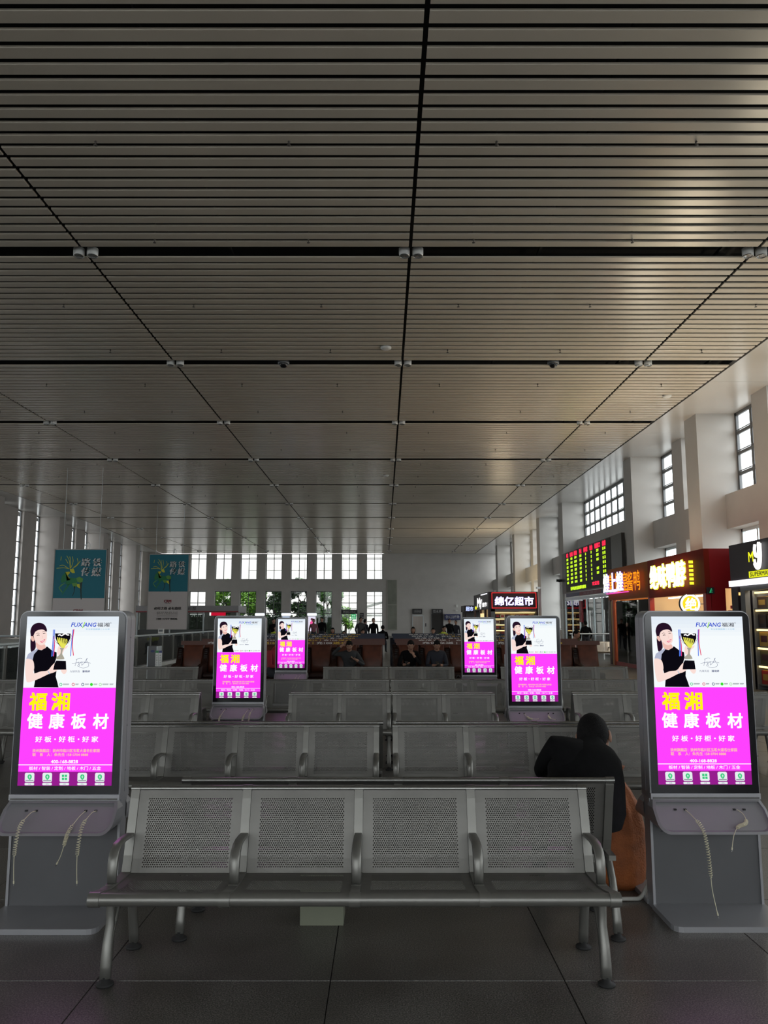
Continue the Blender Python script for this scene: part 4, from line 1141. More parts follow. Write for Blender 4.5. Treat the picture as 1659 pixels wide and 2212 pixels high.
# ------------------------------------------------------------ banners
TEAL = pm('teal_print', (.008, .19, .26), .5); BWHT = pm('banner_white', (.66, .61, .60), .6); BTXT = pm('banner_letter_white', (.8, .8, .8), .6); BBLK = pm('banner_black', (.02, .02, .022), .6)
G1 = pm('deer_green', (.03, .26, .10), .5); G2 = pm('deer_light_green', (.16, .42, .09), .5); G3 = pm('deer_yellow', (.75, .75, .05), .5); G4 = pm('deer_dark', (.03, .05, .04), .5); BRDM = pm('banner_red', (.30, .03, .05), .5)
def banner(x0, y, z1, label):
    W_, H = 2.41, 4.5
    t = thing('hanging_banner', label, 'banner', (x0, y, z1 - H))
    q = MB(); q.box(0, W_, 0, .07, 0, H, BWHT); obj('panel', q, t)
    q = MB()
    for a in ((0, .035, 0, H), (W_ - .035, W_, 0, H), (0, W_, 0, .035), (0, W_, H - .035, H)): q.box(a[0], a[1], -.02, .09, a[2], a[3], pm('banner_frame', (.45, .44, .42), .5))
    obj('frame', q, t)
    q = MB()
    def U(px, py): return (.04 + (px - 85) / 575 * (W_ - .08), H - .04 - (py - 82) / 560 * 2.20)
    def pl(pts, m_, lay=1): q.add([(U(a, b)[0], -.004 - lay * .002, U(a, b)[1]) for a, b in pts], [tuple(range(len(pts)))], m_)
    pl([(85, 82), (660, 82), (660, 642), (85, 642)], TEAL, 0)
    for m_, pts in ((G3, [(258, 305), (300, 300), (318, 350), (290, 352), (265, 335)]), (G3, [(210, 340), (255, 335), (262, 350), (235, 380), (270, 420), (240, 410)]), (G1, [(175, 385), (212, 340), (240, 400), (250, 420), (215, 450), (175, 470), (160, 440)]), (G2, [(212, 345), (245, 400), (270, 430), (230, 440)]),
                    (G1, [(230, 430), (270, 405), (335, 410), (350, 460), (300, 470), (240, 490), (215, 470)]), (G2, [(335, 410), (370, 395), (412, 415), (408, 450), (385, 465), (350, 450)]), (G3, [(340, 480), (375, 475), (385, 530), (350, 510)]), (G2, [(290, 470), (350, 465), (345, 500), (320, 520), (295, 490)]),
                    (G4, [(380, 460), (405, 455), (400, 540), (408, 655), (398, 655), (385, 540)]), (G2, [(175, 480), (215, 465), (150, 520), (190, 570), (180, 575), (142, 520)]), (G1, [(245, 480), (270, 480), (215, 560), (190, 600), (182, 596), (205, 550)]), (G4, [(315, 500), (328, 505), (322, 570), (305, 620), (300, 615), (316, 565)])):
        pl(pts, m_, 1)
    for a in ([(260, 300), (255, 250), (245, 200), (215, 150)], [(262, 298), (262, 220), (250, 160)], [(268, 296), (290, 220), (280, 160)], [(285, 298), (330, 270), (372, 210)], [(250, 302), (190, 290), (108, 296)], [(245, 300), (180, 260), (140, 270)], [(300, 285), (345, 240), (335, 180)], [(235, 240), (205, 190)], [(150, 205), (155, 160)]):
        pts = curve([Vector(p) for p in a], 4, False)
        for i in range(len(pts) - 1):
            (xa, ya), (xb, yb) = pts[i], pts[i + 1]; l = math.hypot(xb - xa, yb - ya) or 1; ox, oy = -(yb - ya) / l * 2.6, (xb - xa) / l * 2.6
            pl([(xa + ox, ya + oy), (xb + ox, yb + oy), (xb - ox, yb - oy), (xa - ox, ya - oy)], G3, 2)
    def tx(s_, x0_, y0_, x1_, y1_, m_, b=0, sh=0.):
        a = U(x0_, y1_); c = U(x1_, y0_); 
        for dx in ((0,) if not b else (-b, 0, b)): letter(q, s_, a[0] + dx, c[0] + dx, a[1], c[1], -.012 - abs(dx), m_, 0, 0, sh)
    tx('路', 385, 180, 480, 275, BTXT, .018, .12); tx('铁', 512, 180, 605, 275, BTXT, .018, .12); tx('传', 385, 288, 478, 385, BTXT, .018, .12); tx('媒', 503, 288, 605, 388, BTXT, .018, .12)
    def lw_(s_, cx, zc_, wd, h, m_, b=0.):
        for dx in ((0,) if not b else (-b, 0, b)): letter(q, s_, cx - wd / 2 + dx, cx + wd / 2 + dx, zc_ - h / 2, zc_ + h / 2, -.012 - abs(dx), m_)
    c = W_ / 2
    lw_('CRM', c, 1.68, .42, .16, BRDM, .012); lw_('中铁传媒', c, 1.55, .34, .06, BBLK)
    lw_('必经之路 必有路铁', c + .02, 1.26, 1.62, .17, BBLK, .008)
    lw_('高铁 动车 普铁 候车 车站屏', c, 1.03, 1.25, .06, BBLK); lw_('媒体户外 公司采购 媒平营销', c, .93, 1.25, .06, BBLK)
    q.box(c - .62, c + .62, -.014, -.012, .80, .815, BBLK); lw_('188 1777 8006', c, .64, 1.22, .11, BBLK, .008)
    obj('print', q, t)
    q = MB()
    for x in (W_ * .16, W_ * .84): q.tube([(x, .03, H), (x, .03, HC + .1 - (z1 - H))], .008, PALEF, 6)
    q.tube(curve([(W_ * .6, .03, H), (W_ * .6, .03, H + .22), (W_ * .63, .03, H + .3), (W_ * .66, .03, H + .22), (W_ * .66, .03, H)], 4, False), .012, PALEF, 6)
    obj('hanging_wire', q, t)
banner(-15.05, 36.4, 4.83, 'nearer hanging banner with a folded-paper deer on teal, above the left kiosk')
banner(-14.13, 48.0, 5.55, 'farther hanging banner with a deer on teal and a white lower half with phone number')

# ------------------------------------------------------------ glass railing along the left, cabinet and small signs
rl = thing('glass_railing', 'long glass railing with steel handrail running away on the left', 'railing', (-7.95, 9.5, 0))
q = MB(); q.tube([(0, 0, 1.1), (0, 30, 1.1)], .035, PALEF, 10); obj('handrail', q, rl)
q = MB(); q.box(-.05, .05, 0, 30, 0, .12, pm('pale_curb', (.5, .5, .48), .5)); obj('curb', q, rl)
q = MB(); q.box(-.03, .03, -.03, .03, 0, 1.1, STEEL); q.box(-.04, .04, -.05, .05, 1.0, 1.24, WHITEP) if 0 else None; PST = q.mesh('post')
q = MB(); q.box(-.006, .006, .06, 1.44, .16, 1.02, GLASSD); GP = q.mesh('glass_panel')
for i in range(21): link('post', PST, rl, (0, i * 1.5, 0))
for i in range(20): link('glass_panel', GP, rl, (0, i * 1.5, 0))
rl2 = thing('glass_railing', 'shorter glass railing crossing behind the steel cabinet on the left', 'railing', (-13.6, 26.0, 0))
q = MB(); q.tube([(0, 0, 1.1), (5.5, 0, 1.1)], .03, PALEF, 8); obj('handrail', q, rl2)
for i in range(6): link('post', PST, rl2, (i * 1.1, 0, 0))
q = MB(); q.box(.06, 1.04, -.006, .006, .1, 1.02, GLASSD); GP2 = q.mesh('glass_panel')
for i in range(5): link('glass_panel', GP2, rl2, (i * 1.1, 0, 0))
for i, (x, y) in enumerate(((-7.95, 22.6), (-7.95, 28.8))):
    q = MB(); q.box(-.09, .09, -.06, .06, 1.137, 1.30, WHITEP); q.box(-.07, .07, -.062, -.058, 1.2, 1.27, FRAME)
    tag(obj('handrail_box', q, None, (x, y, 0)), ('nearer' if i == 0 else 'farther') + ' small white box fixed on the left glass handrail', 'box')
cb = thing('steel_cabinet', 'upright steel cabinet with a blue oval mark left of the brown chairs', 'cabinet', (-5.14, 18.0, 0))
q = MB(); q.box(-.10, .09, 0, .35, 0, 1.03, SILVD); obj('body', q, cb)
q = MB(); q.box(-.115, -.10, -.01, .35, 0, 1.03, PALEF); q.box(.09, .105, -.01, .35, 0, 1.03, PALEF); obj('edge_trim', q, cb)
q = MB(); q.prism([(.045 * math.cos(k * PI / 6), .92 + .028 * math.sin(k * PI / 6)) for k in range(12)], -.006, 0, 'y', pm('mark_blue', (.02, .03, .12), .5)); obj('mark', q, cb)
for i, (m_, nm_) in enumerate(((pm('label_green', (.03, .22, .07), .5), 'green'), (pm('label_blue', (.05, .06, .18), .5), 'blue'))):
    q = MB(); x = -4.985 + i * .075; q.box(x - .033, x + .033, 17.8, 17.81, .60, .93, WHITEP); q.box(x - .033, x + .033, 17.797, 17.80, .89, .94, m_)
    letter(q, '一\n站\n式', x - .018, x + .018, .64, .86, 17.797, BBLK) if 0 else None
    for k in range(5): letter(q, '安全出入口'[k], x - .016, x + .016, .82 - k * .05, .855 - k * .05, 17.797, BBLK)
    q.box(x - .01, x + .01, 17.81, 17.83, 0, .6, STEEL)
    tag(obj('notice_board', q), 'narrow white notice with a %s head beside the steel cabinet' % nm_, 'sign')

# ------------------------------------------------------------ lottery booth and display stands far left
bt = thing('lottery_booth', 'white-topped booth with a red line, far left behind the banners', 'booth', (-18.5, 60, 0))
q = MB(); q.box(0, 7.65, 0, 3.5, 2.18, 2.68, pm('booth_white', (.36, .35, .36), .5)); q.box(0, 7.65, -.02, 0, 2.2, 2.27, pm('booth_red', (.30, .02, .03), .5))
letter(q, '彩票', 3.85, 4.5, 2.34, 2.6, -.03, BBLK); obj('canopy', q, bt)
q = MB(); q.box(.1, 7.5, .1, 3.4, 0, .9, pm('booth_counter', (.10, .11, .11), .5)); obj('counter', q, bt)
q = MB(); q.box(.15, 7.45, .12, .14, .9, 2.18, GLASSD); obj('glass_panel', q, bt)
for x in (.05, 2.5, 5.0, 7.5): q = MB(); q.box(x, x + .1, .0, .10, 0, 2.2, PALEF); obj('post', q, bt)
q = MB(); q.box(5.6, 6.7, -.04, -.02, 1.95, 2.18, em('booth_red_led', srgb(190, 20, 50), 1)); q.box(5.5, 5.62, -.05, -.02, 1.95, 2.18, em('booth_white_led', (1, 1, 1), 1)); obj('led_sign', q, bt)
for x, lab, c in ((-9.27, 'left display stand with a glowing blue-white head, far back', (.3, .5, .55)), (-7.3, 'middle display stand with a glowing blue-white head, far back', (.5, .6, .8)), (-5.37, 'right display stand with a pink picture and glowing head, far back', (.8, .75, .9))):
    t = thing('display_stand', lab, 'display', (x, 60, 0))
    q = MB(); q.box(-.33, .33, 0, .25, 0, 1.93, WHITEP); obj('body', q, t)
    q = MB(); q.prism(rrect(-.34, .34, 1.95, 2.12, .05, .05, 3), -.05, .2, 'y', em('stand_head', (.75, .85, 1), 2.2)); obj('lit_head', q, t)
    q = MB(); q.box(-.27, .27, -.01, 0, .8, 1.88, em('stand_scr%d' % int(-x), c, 1.0))
    if x > -6: q.add([(-.1, -.015, 1.2), (.12, -.015, 1.2), (.15, -.015, 1.45), (0, -.015, 1.62), (-.14, -.015, 1.45)], [(0, 1, 2, 3, 4)], em('stand_pink', (.9, .1, .35), 1)); q.ball((.0, -.02, 1.68), (.09, .01, .09), em('stand_dark', (.1, .03, .05), 1))
    obj('screen', q, t)

# ------------------------------------------------------------ far wall signs, doors
def sign(name, label, x0, x1, z0, z1, y, board, text, tm, cat='sign', b=0., pad=.12, two=None):
    t = thing(name, label, cat, (x0, y, z0)); W_, H = x1 - x0, z1 - z0
    q = MB(); q.box(0, W_, 0, 84.4 - y, 0, H, board); obj('board', q, t)
    q = MB()
    if two:
        letter(q, two[0], W_ * .1, W_ * .9, H * .55, H * .88, -.006, tm, keep=True); letter(q, two[1], W_ * .1, W_ * .9, H * .1, H * .45, -.006, tm, keep=True)
    else:
        for dx in ((0,) if not b else (-b, 0, b)): letter(q, text, W_ * pad + dx, W_ * (1 - pad) + dx, H * .2, H * .8, -.006 - abs(dx) * .2, tm)
    obj('lettering', q, t)
    return t
DKS = pm('dark_sign', (.03, .028, .03), .5); SWT = pm('sign_white', (.6, .6, .6), .5)
sign('exit_sign', 'dark board with white lettering above the bright far exit', -4.47, -2.78, 2.27, 2.70, 84.2, DKS, '出站口 Exit', SWT)
sign('exit_sign', 'small green emergency exit sign in the far exit window', -3.42, -2.92, 1.7, 2.25, 84.15, em('exit_green', (.02, .35, .12), 1), '', em('exit_white', (.8, 1, .85), 1), two=('安全', '出口'))
sign('notice_board', 'small dark notice between the two rightmost far windows', -2.52, -2.12, 1.75, 2.35, 84.2, DKS, '', SWT, two=('候车', '须知'))
sign('elevator_sign', 'dark sign board above the elevator on the far wall', 2.97, 3.99, 2.27, 2.80, 84.2, DKS, '无障碍电梯', SWT, b=.003)
sign('water_sign', 'dark sign with white lettering over the dark far doorway', 5.0, 6.16, 2.27, 2.78, 84.2, DKS, '饮水处', SWT, b=.006)
sign('dining_sign', 'blue sign with white lettering on the far wall right of the doorway', 6.33, 7.98, 1.66, 2.24, 84.0, pm('sign_blue', (.012, .02, .11), .5), '便民用餐处', pm('sign_bright', (.75, .75, .8), .5), b=.008, pad=.06)
dr = thing('door_1', None, None, (3.02, 84.3, 0), kind='structure')
q = MB(); q.box(-.06, 0, -.04, .1, 0, 2.1, PALEF); q.box(1.05, 1.11, -.04, .1, 0, 2.1, PALEF); q.box(-.06, 1.11, -.04, .1, 2.04, 2.1, PALEF); obj('door_frame', q, dr)
for x in (0, .525):
    q = MB(); q.box(x + .003, x + .522, 0, .05, 0, 2.04, pm('elevator_steel', (.30, .27, .25), .35, .7)); obj('door_leaf', q, dr)
q = MB(); q.box(1.30, 1.40, .05, .1, .95, 1.3, DKS); obj('call_button', q, dr)
dr = thing('door_2', None, None, (5.0, 84.3, 0), kind='structure')
q = MB(); q.box(0, 1.16, .02, .1, 0, 2.27, pm('dark_doorway', (.025, .022, .02), .6)); obj('dark_opening_sheet', q, dr)  # flat dark sheet paints the shade inside the open doorway
q = MB(); q.box(-.05, 0, -.04, .1, 0, 2.27, FRAME); q.box(1.16, 1.21, -.04, .1, 0, 2.27, FRAME); obj('door_frame', q, dr)
wp = thing('wall_panel', 'tall framed picture panel on the far wall right of the windows', 'panel', (.34, 84.3, .6))
q = MB(); q.box(.03, 1.01, 0, .05, .03, 5.2, pm('faded_picture', (.22, .23, .19), .4, noise=(.5, .3))); obj('picture', q, wp)
q = MB()
for a in ((0, .04, 0, 5.24), (1.0, 1.04, 0, 5.24), (0, 1.04, 0, .04), (0, 1.04, 5.2, 5.24), (0, 1.04, 2.6, 2.64)): q.box(a[0], a[1], -.03, .06, a[2], a[3], pm('panel_frame', (.5, .49, .42), .4))
obj('frame', q, wp)
for x, z, l in ((8.45, 2.95, 'white loudspeaker box on the far wall above the blue sign'), (8.4, 2.55, 'small white sensor on the far wall above the blue sign')):
    q = MB(); q.box(-.1, .1, 0, .12, 0, .28 if z > 2.7 else .12, WHITEP); tag(obj('wall_speaker', q, None, (x - .8, 84.2, z)), l, 'speaker')
# ------------------------------------------------------------ shops on the right
BRZ = pm('bronze_gloss_panel', (.26, .09, .022), .42, 0, .03); RDB = pm('red_brown_gloss_panel', (.19, .018, .010), .42, 0, .03); REDW = pm('red_painted_panel', (.26, .008, .010), .4, 0, .2)
REDP = pm('red_post', (.30, .012, .015), .3); BEIGE = pm('beige_wall', (.62, .50, .33), .7); DKF = pm('dark_purple_fascia', (.022, .012, .018), .5); GRF = pm('grey_shop_frame', (.12, .12, .12), .5)
ORW = pm('orange_wood', (.34, .065, .015), .4); SHW = pm('warm_shelf_back', (.75, .55, .30), .6)
LW = em('sign_letter_white', (1, 1, 1), 1.6); LY = em('sign_bulb_halo_yellow', (.95, 1, .03), 1.5); LYW = em('sign_letter_pale', (1, 1, .5), 2.2); LO = em('sign_bulb_orange', (1, .28, .01), 1.3); LV = em('letter_halo_violet', (.25, .16, 1), 1.2)
WARM = em('warm_strip_light', (1, .72, .28), 2.6); LSTRIP = em('white_light_box', (.93, .93, 1), 1.4)
def rletter(parent, s_, x0, x1, z0, z1, y, mat, halo=None, b=.03, depth=.09):
    """a row of raised sign letters, one object each"""
    n = len(s_); pw = (x1 - x0) / n
    for i, ch in enumerate(s_):
        q = MB(); a, c = x0 + pw * i + pw * .06, x0 + pw * (i + 1) - pw * .06
        if halo: letter(q, ch, a, c, z0, z1, y + .03, halo, b * 1.6)  # wider glowing copy behind the letter paints its halo of light
        if depth: letter(q, ch, a, c, z0, z1, y, mat, 0, depth)
        letter(q, ch, a, c, z0, z1, y - .001, mat, b)
        obj('sign_letter', q, parent)
sb = thing('snack_shop', 'red and bronze snack shop with glowing yellow and white signs, right side', 'shop', (8.4, 30.05, 0), R(-90))
q = MB(); q.box(0, 4.63, 0, .12, 2.33, 3.47, BRZ); q.box(0, .1, .1, 2.2, 2.33, 3.47, BRZ); obj('fascia', q, sb)
q = MB(); q.box(4.65, 9.14, -.02, .12, 2.30, 3.47, RDB); obj('fascia', q, sb)
q = MB(); q.box(9.02, 9.14, .12, 2.2, 2.43, 3.47, REDW); q.box(9.02, 9.14, .12, .5, 0, 2.43, REDW); q.box(9.02, 9.14, .5, 2.2, 0, 1.0, REDW); q.box(9.02, 9.14, .95, 2.2, 1.0, 2.43, BEIGE); obj('side_wall', q, sb)
q = MB(); q.box(9.10, 9.15, .62, .78, 1.9, 1.98, pm('red_notice', (.5, .05, .06), .5)); q.box(9.10, 9.15, .80, .94, 2.0, 2.14, MATS['red_notice']); q.box(9.10, 9.15, .56, .70, 1.75, 1.86, MATS['red_notice']); obj('notice', q, sb)
q = MB(); q.box(0, 9.0, 2.15, 2.2, 0, 3.3, BEIGE); obj('rear_wall', q, sb)
q = MB(); q.box(4.55, 4.65, .12, 2.1, 0, 3.3, BEIGE); obj('partition', q, sb)
for x, w_, m_ in ((0, .28, pm('dark_maroon_post', (.05, .012, .014), .3)), (.45, .18, ORW), (4.55, .16, REDP), (8.95, .19, REDP)):
    q = MB(); q.box(x, x + w_, -.015, .13, 0, 2.34, m_); obj('post', q, sb)
q = MB(); q.box(.28, .45, .0, .1, 0, 2.3, pm('gold_edge', (.5, .33, .1), .3, .6)); obj('door_edge', q, sb)
q = MB(); q.box(.63, 4.5, .02, .10, 0, .13, REDP); q.box(4.7, 8.95, .02, .10, 0, .9, REDW); obj('sill', q, sb)
for a, b in ((.65, 1.9), (1.92, 3.2), (3.22, 4.5)):
    q = MB(); q.box(a, b, .05, .06, .13, 2.28, GLASS); obj('glass_panel', q, sb)
q = MB(); q.box(4.72, 8.95, -.1, .5, .88, .93, ORW); q.box(1.2, 2.6, .6, 1.2, .72, .76, ORW)
for x in (1.25, 2.5): q.box(x, x + .06, .65, 1.15, 0, .72, ORW)
obj('counter', q, sb)
q = MB()
for x in (.8, 2.5, 5.2, 7.0): q.box(x, x + 1.2, .4, .5, 2.26, 2.30, em('shop_tube', (1, .95, .85), 3.0))
obj('tube_light', q, sb)
rletter(sb, '煌上煌', .02, 2.55, 2.62, 3.28, -.20, LW, LV, .025, .03)
q = MB()
for s_, a, c in (('煌', .12, .9), ('上', .98, 1.72), ('煌', 1.80, 2.66)): letter(q, s_, a + .06, c + .06, 2.60, 3.26, -.10, LO, .012)
obj('sign_bulbs', q, sb)
rletter(sb, '酱鸭', 2.75, 4.25, 2.58, 3.22, -.14, LO, None, .008, 0)
q = MB(); q.box(.02, 2.6, -.09, -.02, 2.56, 2.59, em('pink_tube', (1, .1, .6), 1)); obj('sign_underline', q, sb)
rletter(sb, '绝味鸭脖', 5.2, 8.15, 2.56, 3.24, -.16, LYW, LY, .035, .05)
q = MB()
for k in range(6): q.box(8.38, 8.42, -.13, -.03, 2.56 + k * .115, 2.63 + k * .115, LY)
obj('sign_bulbs', q, sb)
# round projecting sign
rs = thing('round_sign', 'round yellow and white glowing sign standing out from the red shop', 'sign', (8.46, 22.2, 2.05))
q = MB(); q.prism([(.285 * math.cos(k * PI / 18), .285 * math.sin(k * PI / 18)) for k in range(36)], 0, .10, 'y', GRF); q.tube([(.27, .05, 0), (.5, .05, 0)], .015, GRF, 6) ; obj('housing', q, rs)
q = MB(); q.prism([(.275 * math.cos(k * PI / 18), .275 * math.sin(k * PI / 18)) for k in range(36)], -.004, 0, 'y', em('round_white', (1, 1, 1), 1.3)); q.prism([(.215 * math.cos(k * PI / 18), .215 * math.sin(k * PI / 18)) for k in range(36)], -.008, -.004, 'y', em('round_yellow', (.95, .72, .02), 1.1)); obj('lit_face', q, rs)
q = MB(); letter(q, '绝', -.15, .15, -.16, .16, -.012, em('round_letter', (1, 1, .85), 1.3), .03, 0, .1); obj('lettering', q, rs)
es = thing('exit_sign', 'small black sign with a green running figure at the corner of the red shop', 'sign', (8.42, 20.84, 2.28))
q = MB(); q.box(-.02, .16, -.02, .05, 0, .17, BLACKM); obj('board', q, es)
q = MB(); G_ = em('exit_green2', (.02, .4, .15), 1); q.box(.05, .075, -.024, -.02, .06, .11, G_); q.ball((.08, -.024, .128), (.014, .004, .014), G_, 8, 6); q.box(.03, .06, -.024, -.02, .03, .06, G_); q.box(.07, .11, -.024, -.02, .04, .055, G_); q.box(.075, .11, -.024, -.02, .09, .105, G_); obj('figure', q, es)
lamp('shop_fill_lamp', (9.3, 22.8, 3.15), 125, 1.2, (1, .86, .62), (R(180), R(-35), 0), 3.0)  # added upward light, tilted into the hall to warm the ceiling
lamp('shop_fill_lamp', (9.3, 27.5, 3.1), 75, 1.2, (1, .88, .66), (R(180), R(-35), 0), 3.0)  # second added upward light, brightens the ceiling over the shop's far half
lamp('shop_fill_lamp', (9.4, 22.8, 3.1), 130, 1.2, (1, .80, .50), (0, 0, 0), 3.0)
lamp('shop_fill_lamp', (9.4, 27.5, 3.05), 150, 1.2, (1, .9, .75), (0, 0, 0), 3.0)

def shelves(parent, x0, x1, y0, y1, zs, top, label, grp, toworld, nper=7, colors=None, seed=1, skipx=None):
    q = MB()
    for z in zs: q.box(x0, x1, y0, y1, z - .03, z, GRF)
    q.box(x0 - .03, x0, y0 - .02, y1, 0, top, GRF); q.box(x1, x1 + .03, y0 - .02, y1, 0, top, GRF)
    obj('shelf', q, parent)
    q = MB(); q.box(x0, x1, y1, y1 + .03, 0, top, SHW); obj('back_panel', q, parent)
    q = MB()
    for z in list(zs[1:]) + [top]: q.box(x0 + .02, x1 - .02, y0 + .02, y0 + .06, z - .075, z - .032, WARM)
    obj('strip_light', q, parent)
    rr = random.Random(seed)
    for li, z in enumerate(zs):
        h = (zs[li + 1] if li + 1 < len(zs) else top) - z - .09
        n = nper; w_ = (x1 - x0 - .06) / n
        for i in range(n):
            a = x0 + .03 + i * w_; bw = w_ * rr.uniform(.78, .97); bh = h * rr.uniform(.72, .98)
            c = rr.choice(colors); c2 = rr.choice(colors)
            m_ = pm('goods_%s' % c[0], c[1], .45); m2 = pm('goods_%s' % c2[0], c2[1], .45)
            g_ = MB(); g_.box(0, bw, 0, .22, 0, bh, m_); g_.box(bw * .15, bw * .85, -.003, 0, bh * .3, bh * .75, m2); g_.box(bw * .08, bw * .92, .02, .2, bh, bh + .008, m2)
            p, rz = toworld(a, y0 + .07, z)
            o = obj('goods_box', g_, None, p, (0, 0, rz)); tag(o, '%s goods box, %s from the left on the %s shelf from the top, %s' % (c[0], ordn[i], ordn[len(zs) - 1 - li], label), 'box', grp)
GC = [('maroon', (.09, .012, .014)), ('dark', (.03, .02, .02)), ('red', (.35, .02, .02)), ('brown', (.07, .035, .02)), ('gold', (.45, .27, .05)), ('olive', (.08, .07, .03)), ('plum', (.06, .015, .03))]
sa = thing('supermarket_kiosk', 'dark fronted mini supermarket with a glowing white logo at the right edge', 'shop', (8.6, 19.86, 0), R(-90))
q = MB(); q.box(0, 8, 0, .12, 2.56, 3.44, DKF); q.box(0, .12, .12, 2.0, 0, 3.44, DKF); obj('fascia', q, sa)
q = MB(); q.box(.0, 8, -.05, .08, 2.42, 2.56, LSTRIP); obj('light_strip', q, sa)
q = MB(); q.box(0.0, .35, .0, .12, 0, 2.42, DKF); q.box(.35, .46, .06, .12, 0, 2.42, pm('post_black', (.012, .01, .012), .3)); q.box(.50, .74, .0, .12, 0, 2.42, GRF); q.box(.74, 8, .0, .1, 2.30, 2.42, GRF); obj('post', q, sa)
q = MB(); q.box(.40, .43, -.0, .05, 2.2, 2.27, em('gold_lamp', (1, .6, .2), 1.4)); q.box(.40, .43, -.0, .05, 1.72, 1.76, MATS['gold_lamp']); obj('spot_lamp', q, sa)
q = MB(); q.box(0, 8, 1.95, 2.0, 0, 3.3, GRF); obj('rear_wall', q, sa)
q = MB(); q.tube([Vector((1.62 + .30 * (p[0] - .5) * 1.6, -.06, 3.07 + p[1])) for p in curve([(.32, .26), (.25, .12), (.34, .0), (.55, .0), (.68, .12), (.72, .30)], 6, False)], [.035] * 31, LW, 8)
q.tube([Vector((1.62 + .30 * (p[0] - .5) * 1.6, -.06, 3.07 + p[1])) for p in curve([(.76, .27), (.74, .0), (.66, -.18), (.48, -.28), (.26, -.20), (.18, -.08)], 6, False)], [.05] * 20 + [.045] * 6 + [.03] * 5, LW, 8)
obj('logo_letter', q, sa)
q = MB(); letter(q, 'M', 1.26, 1.50, 2.95, 3.17, -.10, em('logo_yellow', (.9, .9, .02), 1.1), .03); obj('logo_letter', q, sa)
q = MB(); q.box(1.14, 2.65, -.06, 0, 2.585, 2.73, em('plate_yellow', (.80, .82, .02), 1)); letter(q, 'SUPERMARKET', 1.22, 2.55, 2.61, 2.705, -.065, pm('plate_text', (.05, .05, .03), .5), .03); obj('name_plate', q, sa)
lamp('shop_fill_lamp', (9.3, 17.2, 3.1), 130, 1.2, (1, .86, .62), (R(180), R(-35), 0), 3.5)  # added upward light, brightens the slats above the near supermarket
lamp('shop_fill_lamp', (8.75, 17.2, 2.38), 30, .2, (1, .9, .75), (0, 0, 0), 3.5)
shelves(sa, .78, 5.0, .18, .60, (.13, .58, 1.0, 1.43, 1.88), 2.30, 'near supermarket', 'goods on the near supermarket shelves', lambda a, y, z: ((8.6 + y, 19.86 - a, z), R(-90)), 9, GC, 3)

sc_ = thing('supermarket_kiosk', 'far supermarket kiosk with a red framed glowing sign and lit shelves', 'shop', (7.2, 55.4, 0))
MAR = pm('maroon_fascia', (.035, .006, .008), .4); REDL = em('red_frame_light', (.85, .04, .04), 1.1)
q = MB(); q.box(0, 3.42, 0, .12, 2.36, 3.56, DKF); q.box(.22, 3.30, -.03, 0, 2.42, 3.50, MAR); obj('fascia', q, sc_)
q = MB()
for a in ((.22, 3.30, 2.42, 2.46), (.22, 3.30, 3.46, 3.50), (.22, .26, 2.42, 3.50), (3.26, 3.30, 2.42, 3.50)): q.box(a[0], a[1], -.07, -.03, a[2], a[3], REDL)
obj('sign_frame', q, sc_)
rletter(sc_, '绵亿超市', .40, 3.12, 2.62, 3.20, -.12, LW, LV, .03, .05)
q = MB(); q.box(0, .12, .12, 9.0, 2.36, 3.56, DKF); q.box(0, .10, .12, 9.0, 0, .9, MAR); obj('side_fascia', q, sc_)
q = MB()
M_ = Matrix.Rotation(R(-90), 4, 'Z')
for s_, a, c, z0, z1, m_, b_ in (('M', -6.6, -4.9, 2.6, 3.25, LW, .05), ('y', -4.9, -3.7, 2.45, 3.1, LW, .05), ('超市', -3.4, -.9, 2.56, 2.86, LW, .04)):
    letter(q, s_, a + .3, c + .3, z0, z1, -.05, m_, b_, 0, 0, M_)
q.ball((-.05, 7.2, 2.55), (.04, .5, .13), em('yellow_dot', (.9, .9, .03), 1.2), 10, 6); q.box(-.05, 0, .6, 4.0, 3.42, 3.48, LSTRIP)
obj('side_sign', q, sc_)
q = MB()
for y in (.12, 2.2, 5.0, 8.8): q.box(0, .14, y, y + .3, .0, 2.36, MAR)
q.box(0, .16, 0, .12, 0, 2.36, MAR); q.box(3.30, 3.42, 0, .12, 0, 2.36, MAR); q.box(.16, .44, .0, .1, 0, 2.36, GRF); q.box(.16, 3.3, .0, .1, 2.2, 2.36, GRF); obj('post', q, sc_)
q = MB(); q.box(.5, 3.3, 8.9, 9.0, 0, 3.3, BEIGE); q.box(3.34, 3.42, .1, 9, 0, 3.3, BEIGE); obj('rear_wall', q, sc_)
q = MB(); q.box(.03, .05, 2.5, 5.0, .9, 2.1, em('lit_doorway', (1, .72, .35), 1.2)); obj('doorway_glow', q, sc_)  # glowing sheet stands for the warm light inside the side doorway
lamp('shop_fill_lamp', (9.0, 60, 3.0), 160, 1.5, (1, .8, .5), (R(180), 0, 0), 5)  # added upward light for the ceiling above the far kiosk
lamp('shop_fill_lamp', (9.0, 60, 2.9), 120, 1.5, (1, .85, .6), (0, 0, 0), 5)
shelves(sc_, .48, 3.26, .25, .65, (.55, .95, 1.34, 1.74), 2.17, 'far supermarket', 'goods on the far supermarket shelves', lambda a, y, z: ((7.2 + a, 55.4 + y, z), 0), 8, GC + [('cream', (.6, .5, .3))], 5)
sd = thing('small_shop', 'small dark shop with a blue-white sign left of the far supermarket', 'shop', (6.6, 66, 0))
q = MB(); q.box(0, 2.6, 0, 3, 2.3, 2.8, DKF); obj('fascia', q, sd)
q = MB(); letter(q, '超市', .12, .72, 2.36, 2.72, -.02, em('blue_white', (.5, .6, 1), 1.3), .03); obj('lettering', q, sd)
